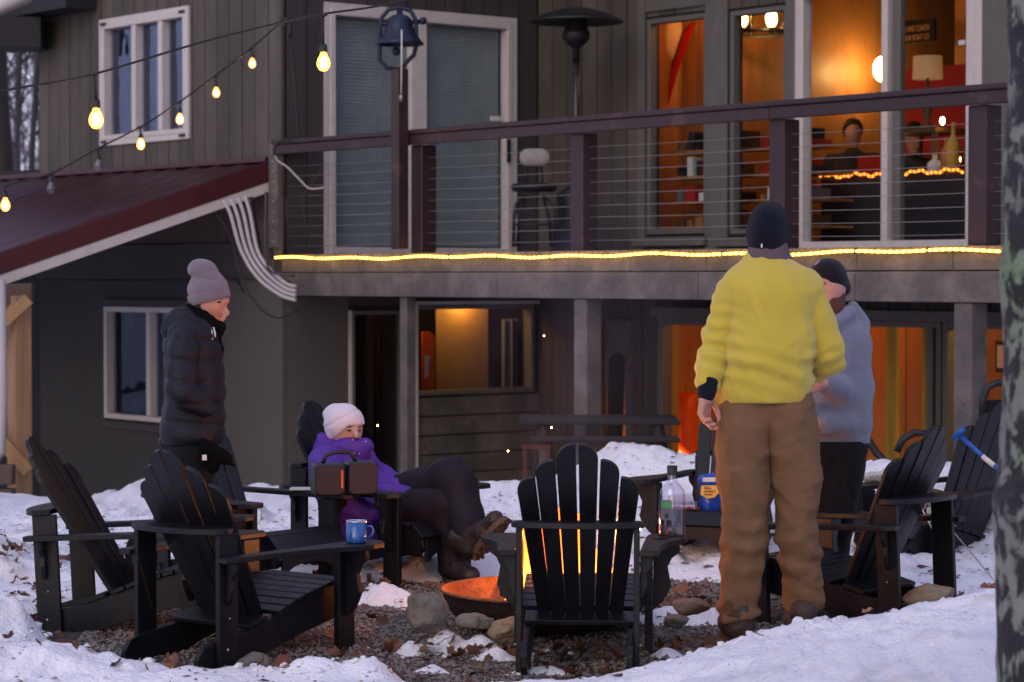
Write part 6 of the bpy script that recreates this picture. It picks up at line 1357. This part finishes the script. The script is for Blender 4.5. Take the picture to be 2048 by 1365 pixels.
# pouch on L1 seat
q = onchair('L1', -.02, .31, .235)
po = thing('pouch', q, 'black drawstring pouch standing on the seat of the leftmost chair', 'pouch')
V_, F_ = netmesh([rc((q[0], q[1], q[2]+.07), (q[0]+.005, q[1], q[2]+.13), .068,.066)], h=.009, k=.02, cut=lambda X, Y, Z: np.maximum(q[2]+.012 - Z, Z - q[2]-.175 - .1*(X-q[0])), disp=lambda X, Y, Z: fold(X, Y, Z, (0,0,1), 13, 4, .008, 71)); quickmesh('pouch_body', V_, F_, M['black_pants'], po)
MB().ball((q[0]-.01, q[1]-.075, q[2]+.075), .010, 8, (1,.4,1)).build('button', M['stone_tan'], po)
MB().box((q[0]-.05, q[1]-.02, q[2]+.166), (q[0]+.05, q[1]+.02, q[2]+.178)).build('flap', M['puffer'], po, bevel=.006)
# helmet on CR3 seat
q = onchair('CR3', -.02, .45, .285)
he = thing('ski_helmet', q, 'black ski helmet with goggles and red strap on the rear right chair seat', 'helmet')
V_, F_ = netmesh([el((q[0], q[1], q[2]+.075), (.13,.15,.095))], h=.01, k=.02, cut=lambda X, Y, Z: q[2]+.012 - Z); quickmesh('shell', V_, F_, mat('helmet_gloss', (.012,.008,.008), .2, coat=.5), he)
MB().tube([(q[0]-.14, q[1]-.05, q[2]+.03), (q[0]-.07, q[1]-.14, q[2]+.025), (q[0]+.03, q[1]-.155, q[2]+.03), (q[0]+.11, q[1]-.11, q[2]+.03)], .013, 6).build('red_strap', M['ski_red'], he)
MB().box((q[0]-.04, q[1]-.150, q[2]+.05), (q[0]+.0, q[1]-.135, q[2]+.085)).build('sticker', M['paper'], he, bevel=.004); MB().ball((q[0]+.05, q[1]-.13, q[2]+.09), .01, 6).build('snap', M['paper'], he)
# shovel/pole and roasting forks
pl_ = thing('t_handle_pole', P(1950, 915, 11.2), 'blue T handled pole with white grip leaning by the right chairs', 'pole')
a, b, c, d = P(1921,872,11.4), P(1967,914,11.25), P(1992,934,11.2), P(2008,944,11.15)
MB().tube([a, b], .0115, 10).build('shaft_blue', M['blue_plastic'], pl_); MB().tube([b, c], .012, 10).build('shaft_white', M['paper'], pl_); MB().tube([c, d, P(2035,1060,11.0), P(2042,1165,10.95)], .013, 10).build('shaft_lower', M['blue_plastic'], pl_)
MB().tube([P(1908,880,11.42), P(1916,870,11.4), P(1928,858,11.38)], [.013,.014,.012], 10).build('t_grip', M['blue_plastic'], pl_)
for A, B, lab in (((1903,1058,10.9),(2006,1180,10.4),'long thin steel roasting fork crossing behind the right chair to the trunk'), ((1845,1018,10.9),(1885,1098,10.9),'short visible steel fork leaning between chair slats'), ((1920,1008,10.9),(1850,1000,10.9),None)):
    if lab: 
        rf = thing('roasting_fork', P(*A), lab, 'fork', 'roasting forks leaned on the right chairs'); p0, p1 = Vector(P(*A)), Vector(P(*B)); MB().tube([p0, p1], .0035, 6).build('rod', M['alu'], rf); dd = (p1-p0).normalized(); MB().tube([p1, p1 + dd*.06 + Vector((.012,0,0))], .0025, 5).build('prong', M['alu'], rf); MB().tube([p1, p1 + dd*.06 - Vector((.012,0,0))], .0025, 5).build('prong', M['alu'], rf)
# picnic table and a small red stool near the house
tbz = .33
pt = thing('picnic_table', P(1290, 1000, 16.2), 'dark picnic table behind the fire near the house', 'table')
MB().box(tuple(P(1040, 851, 16.4)), tuple(P(1362, 842, 16.4)+(0,.75,0))).build('table_top', M['dark_soffit'], pt, bevel=.006)
for px in (1085, 1315):
    for s_ in (0, .62): MB().tube([P(px, 852, 16.45+s_), P(px+(18 if s_ == 0 else -10), 960, 16.35+s_*1.2)], .045, 4).build('leg', M['dark_soffit'], pt)
MB().box(tuple(P(1060, 886, 16.0)), tuple(P(1362, 878, 16.0)+(0,.25,0))).build('bench', M['dark_soffit'], pt, bevel=.006)
for px in (1090, 1320): MB().tube([P(px, 886, 16.1), P(px, 975, 16.1)], .04, 4).build('bench_leg', M['knotty'], pt)
rs = thing('red_stool', P(1068, 960, 15.4), 'small red stool frame just left of the centre chair top', 'stool')
MB().box(tuple(P(1043, 899, 15.4)), tuple(P(1102, 894, 15.4)+(0,.18,0))).build('seat', M['rake_red'], rs)
for px in (1050, 1096): MB().box(tuple(P(px-4, 985, 15.42)), tuple(P(px+4, 899, 15.42)+(0,.03,0))).build('leg', M['rake_red'], rs)
# folding chair frames at the right
fc = thing('camp_chair', P(1990, 800, 14.0), 'black tube framed camp chair partly hidden behind the rear right chair', 'chair')
MB().tube([P(1966,850,14), P(1966,800,14), P(1976,775,14), P(1995,766,14), P(2030,768,14), P(2040,800,14)], .022, 10).build('frame', M['blackmetal'], fc); MB().tube([P(1968,848,14), P(1966,1000,14)], .022, 8).build('leg', M['blackmetal'], fc); MB().tube([P(2038,800,14), P(2046,1000,14)], .022, 8).build('leg', M['blackmetal'], fc)
MB().box(tuple(P(1976,990,13.98)), tuple(P(2030,800,14.02))).build('backrest', M['black_pants'], fc, bevel=.01)
fc2 = thing('sling_chair', P(1740, 925, 13.9), 'low black sling chair behind the man in the grey hoodie', 'chair')
MB().tube([P(1722,868,13.9), P(1740,884,13.9), P(1752,905,13.9), P(1778,932,13.85), P(1790,960,13.8)], .022, 8).build('arm_strap', M['blackmetal'], fc2); MB().tube([P(1722,868,13.9), P(1725,950,13.9)], .018, 8).build('leg', M['blackmetal'], fc2); MB().tube([P(1795,905,13.9), P(1806,880,13.9), P(1830,866,13.9), P(1856,868,13.9), P(1862,900,13.9)], .022, 8).build('back_frame', M['blackmetal'], fc2); MB().tube([P(1862,900,13.9), P(1862,1000,13.9)], .02, 8).build('leg', M['blackmetal'], fc2)
# conduits and cables under the porch rake
for i in range(4):
    d_ = i*11
    pts = [P(448+d_*1.3, 402-i*3, 19.6), P(462+d_*1.2, 430, 19.6), P(482+d_, 500, 19.6), P(515+d_*.7, 555-i*6, 19.55), P(560+d_*.3, 582-i*8+8, 19.5), P(592, 601-i*9, 19.45)]
    pts = [Vector(p) for p in pts]; sm = []
    for j in range(len(pts)-1):
        p0, p1, p2, p3 = pts[max(j-1,0)], pts[j], pts[j+1], pts[min(j+2, len(pts)-1)]
        for t in (0, .25, .5, .75): sm.append(.5*((2*p1) + (p2-p0)*t + (2*p0-5*p1+4*p2-p3)*t*t + (-p0+3*p1-3*p2+p3)*t**3))
    sm.append(pts[-1])
    tag(MB().tube(sm, .0155, 10).build('conduit', M['conduit']), ['outermost white conduit of the curved bundle', 'second white conduit from the outside of the curved bundle', 'third white conduit from the outside of the curved bundle', 'innermost white conduit of the curved bundle'][i] + ' under the porch roof', 'conduit', 'white conduits curving to the deck beam')
def cable(pts, r, lab, name='cable', g=None, m='wire', cat='cable'):
    pts = [Vector(p) for p in pts]; sm = []
    for j in range(len(pts)-1):
        p0, p1, p2, p3 = pts[max(j-1,0)], pts[j], pts[j+1], pts[min(j+2, len(pts)-1)]
        for t in (0, .2, .4, .6, .8): sm.append(.5*((2*p1) + (p2-p0)*t + (2*p0-5*p1+4*p2-p3)*t*t + (-p0+3*p1-3*p2+p3)*t**3))
    sm.append(pts[-1]); return tag(MB().tube(sm, r, 6).build(name, M[m]), lab, cat, g)
cable([P(425,420,20), P(460,470,20), P(478,540,19.9), P(500,590,19.8), P(530,625,19.8), P(562,636,19.8), P(595,620,19.8), P(612,598,19.6)], .008, 'thin black cable looping on the wall below the white conduits')
cable([P(95,560,22.3), P(250,562,21.6), P(420,560,20.9), P(470,560,20.6), P(487,585,20.5)], .010, 'dark cable running along the wall above the lower window')
cable([P(533,385,19.4), P(531,470,19.4), P(533,520,19.4), P(545,545,19.4), P(590,552,19.4)], .012, 'steel grey pipe bending around the deck corner', m='steel', name='pipe')
cable([P(500,395,19.9), P(512,470,19.9), P(530,540,19.7), P(580,570,19.6)], .03, 'thick black pipe beside the white conduits', name='pipe', m='blackmetal')
cable([P(579,62,19.9), P(577,85,19.9), P(585,110,19.9), P(592,190,19.9), P(598,275,19.9), P(602,300,19.9)], .010, 'black power wire dropping down the house corner')
cable([P(550,305,19.6), P(556,322,19.6), P(575,335,19.6), P(600,360,19.6), P(620,378,19.6), P(650,376,19.6)], .008, 'pale cable loop hanging under the left end of the rail', m='conduit')
cable([P(640,330,19.7), P(640,350,19.7), P(618,376,19.7), P(606,400,19.7), P(610,440,19.7), P(618,480,19.7)], .007, 'black cable hanging beside the sliding door frame')
cable([P(550,312,19.55), P(549,298,19.55), P(556,286,19.55), P(572,282,19.55), P(588,286,19.55)], .014, 'black cable coil wrapped over the left rail end')
ins = thing('wire_bracket', P(572, 45, 20.0), 'small black wire bracket with clips on the corner board', 'bracket')
MB().tube([P(562,42,19.9), P(586,42,19.9)], .018, 8).build('bar', M['black'], ins); MB().tube([P(570,44,19.9), P(569,62,19.9)], .016, 8).build('clip', M['black'], ins); MB().tube([P(580,44,19.9), P(582,78,19.9)], .016, 8).build('clip', M['black'], ins)
# ------------------------------------------------------------------ string lights
def string(name, lab, pts, bulbs, wr, br, drop):
    s_ = thing(name, pts[len(pts)//2], lab, 'string lights')
    pts = [Vector(p) for p in pts]; sm = []
    for j in range(len(pts)-1):
        p0, p1, p2, p3 = pts[max(j-1,0)], pts[j], pts[j+1], pts[min(j+2, len(pts)-1)]
        for t in (0, .25, .5, .75): sm.append(.5*((2*p1) + (p2-p0)*t + (2*p0-5*p1+4*p2-p3)*t*t + (-p0+3*p1-3*p2+p3)*t**3))
    sm.append(pts[-1]); MB().tube(sm, wr, 6).build('wire', M['wire'], s_)
    for (hx, hy, bx_, by_, D, on) in bulbs:
        h_, c = Vector(P(hx, hy, D)), Vector(P(bx_, by_, D))
        top_ = c + Vector((0,0,br*1.5)); MB().tube([h_ + Vector((0,0,.006)), top_ + Vector((0,0,br*1.1))], wr*1.0, 6).build('lead', M['wire'], s_)
        MB().ball(h_, wr*2.2, 8, (1.6,1,.8)).build('clip', M['black'], s_)
        MB().lathe([(.001,br*1.2),(br*.5,br*1.15),(br*.62,br*.2),(br*.5,-.05*br),(.001,0)], tuple(top_), 12).build('socket', M['black'], s_)
        bm = MB().lathe([(.001,-1.3*br),(br*.55,-1.15*br),(br*.92,-.6*br),(br,-.1*br),(br*.86,.5*br),(br*.5,1.15*br),(br*.42,1.5*br)], tuple(c), 16)
        b_ = bm.build('bulb', M['bulb_warmglass'] if on else M['bulb_glass'], s_)
        if on:
            MB().ball(c - Vector((0,0,.05*br)), br*.52, 8, (1,1,1.7)).build('filament', M['filament'], b_)
            plight('bulb_light', tuple(c + Vector((0,-.01,0))), .95 if D > 12 else .4, .010, (1,.46,.13))
    return s_
def bulbwarm():
    m = glass('bulb_warmglass', .06, (1,.9,.7), .1); n, l = m.node_tree.nodes, m.node_tree.links
    o = [q for q in n if q.type == 'OUTPUT_MATERIAL'][0]; src = o.inputs[0].links[0].from_socket; e = n.new('ShaderNodeEmission'); e.inputs[0].default_value = (1,.36,.05,1); e.inputs[1].default_value = .75
    a = n.new('ShaderNodeAddShader'); l.new(src, a.inputs[0]); l.new(e.outputs[0], a.inputs[1]); l.new(a.outputs[0], o.inputs[0]); return m
M['bulb_warmglass'] = bulbwarm()
string('string_lights', 'far string of small bulbs rising to the house corner, two of them unlit',
    [P(-60,402,13.3), P(12,372,13.9), P(104,348,14.9), P(197,298,15.8), P(281,256,16.7), P(361,205,17.6), P(432,153,18.5), P(502,100,19.2), P(565,45,19.9)],
    [(12,372,12,411,13.9,1),(104,348,104,377,14.9,0),(197,298,198,332,15.8,0),(281,256,283,290,16.7,1),(361,205,361,240,17.6,1),(432,153,434,187,18.5,1),(502,100,506,129,19.2,1)], .0062, .028, 0)
string('string_lights', 'near string with two large out of focus glowing bulbs at upper left',
    [P(-80,198,8.8), P(60,174,8.9), P(190,150,9.0), P(400,88,9.3), P(560,48,9.6), P(650,30,9.8), P(760,14,10.), P(900,-20,10.4)],
    [(190,150,194,240,9.0,1),(648,32,648,127,9.8,1)], .0050, .028, 0)

# ------------------------------------------------------------------ trees
def branch(mb, p, d, L, r, depth, rg):
    n_ = 5; pts = [Vector(p)]; rr = [r]; d = Vector(d).normalized()
    for i in range(n_):
        d = (d + Vector((rg.normal(0,.10), rg.normal(0,.10), rg.normal(.03,.05)))).normalized(); pts.append(pts[-1] + d*L/n_); rr.append(r*(1 - .75*(i+1)/n_) + .004)
    mb.tube(pts, rr, 6 if depth else 10, cap=False)
    if depth < 3:
        for i in range(1, n_+1):
            for _ in range(2 if depth < 2 else 2):
                a = rg.uniform(0, 6.28); s_ = Vector((math.cos(a), math.sin(a), rg.uniform(.2, .9))); branch(mb, pts[i], (d*.5 + s_*.8), L*rg.uniform(.32,.5), rr[i]*.5, depth+1, rg)
def tree(px, D, r, lab, seed, H=11, crown=True):
    x = (px-1024)/FPX*D; rg = np.random.default_rng(seed); t = thing('bare_tree', (x, D, -1.5), lab, 'tree', 'bare trees beyond the house')
    pts = [Vector((x + .12*math.sin(k*.7+seed), D, -1.5 + k*H/10)) for k in range(11)]; MB().tube(pts, [r*(1 - .06*k) for k in range(11)], 12).build('trunk', M['bark_far'], t)
    mb = MB()
    for k in range(4, 11): 
        for _ in range(2):
            a = rg.uniform(0, 6.28); branch(mb, pts[k], (math.cos(a), math.sin(a), .7), rg.uniform(1.6, 3.), r*.35, 1, rg)
    mb.build('crown', M['bark_far'], t)
tree(10, 27, .19, 'thick bare trunk at the far left edge behind the porch roof', 1, 12)
tree(54, 34, .05, 'slim dark tree between the thick trunk and the house corner', 2, 12); tree(76, 31, .05, 'leaning dark tree right beside the house corner', 3, 12)
for i, (px, D) in enumerate(((25, 55), (72, 62), (50, 75))):
    tree(px, D, .045, ['distant thin tree seen left of the slim dark tree', 'distant thin tree closest to the house wall', 'very distant grey tree in the sky gap', 'distant tree just outside the left edge', 'far tree well outside the left edge', 'farthest thin tree hugging the house corner'][i], 10+i, 13)
# trunk in the near right foreground
D = 6.3; tx = (2152-1024)/FPX*D
def trunk_profile(X, Y, Z): return .022*(fbm(X*6, Y*6, Z*5, 4, 81)-.5) + .012*(fbm(X*20, Y*20, Z*20, 3, 83)-.5)
bt_ = thing('lichen_tree', (tx, D, snowz(tx, D)), 'near tree trunk with dark bark and pale green lichen at the right edge', 'tree')
k1 = lambda py, ex: P(ex, py, D)[0]
V_, F_ = netmesh([rc((tx+.02, D, .1), (tx+.0, D, .9), .222,.195), rc((tx, D, .9), (tx-.005, D, 1.5), .195,.182), rc((tx-.005, D, 1.5), (tx+.01, D, 3.2), .182,.172)], h=.014, k=.05, disp=trunk_profile); quickmesh('trunk', V_, F_, M['birch'], bt_)
mb = MB(); rg = np.random.default_rng(5)
for k in range(9): a = rg.uniform(0, 6.28); branch(mb, (tx, D, 3.15+.04*k), (math.cos(a), math.sin(a), 1.1), 1.9, .05, 1, rg)
mb.build('crown', M['bark_far'], bt_)
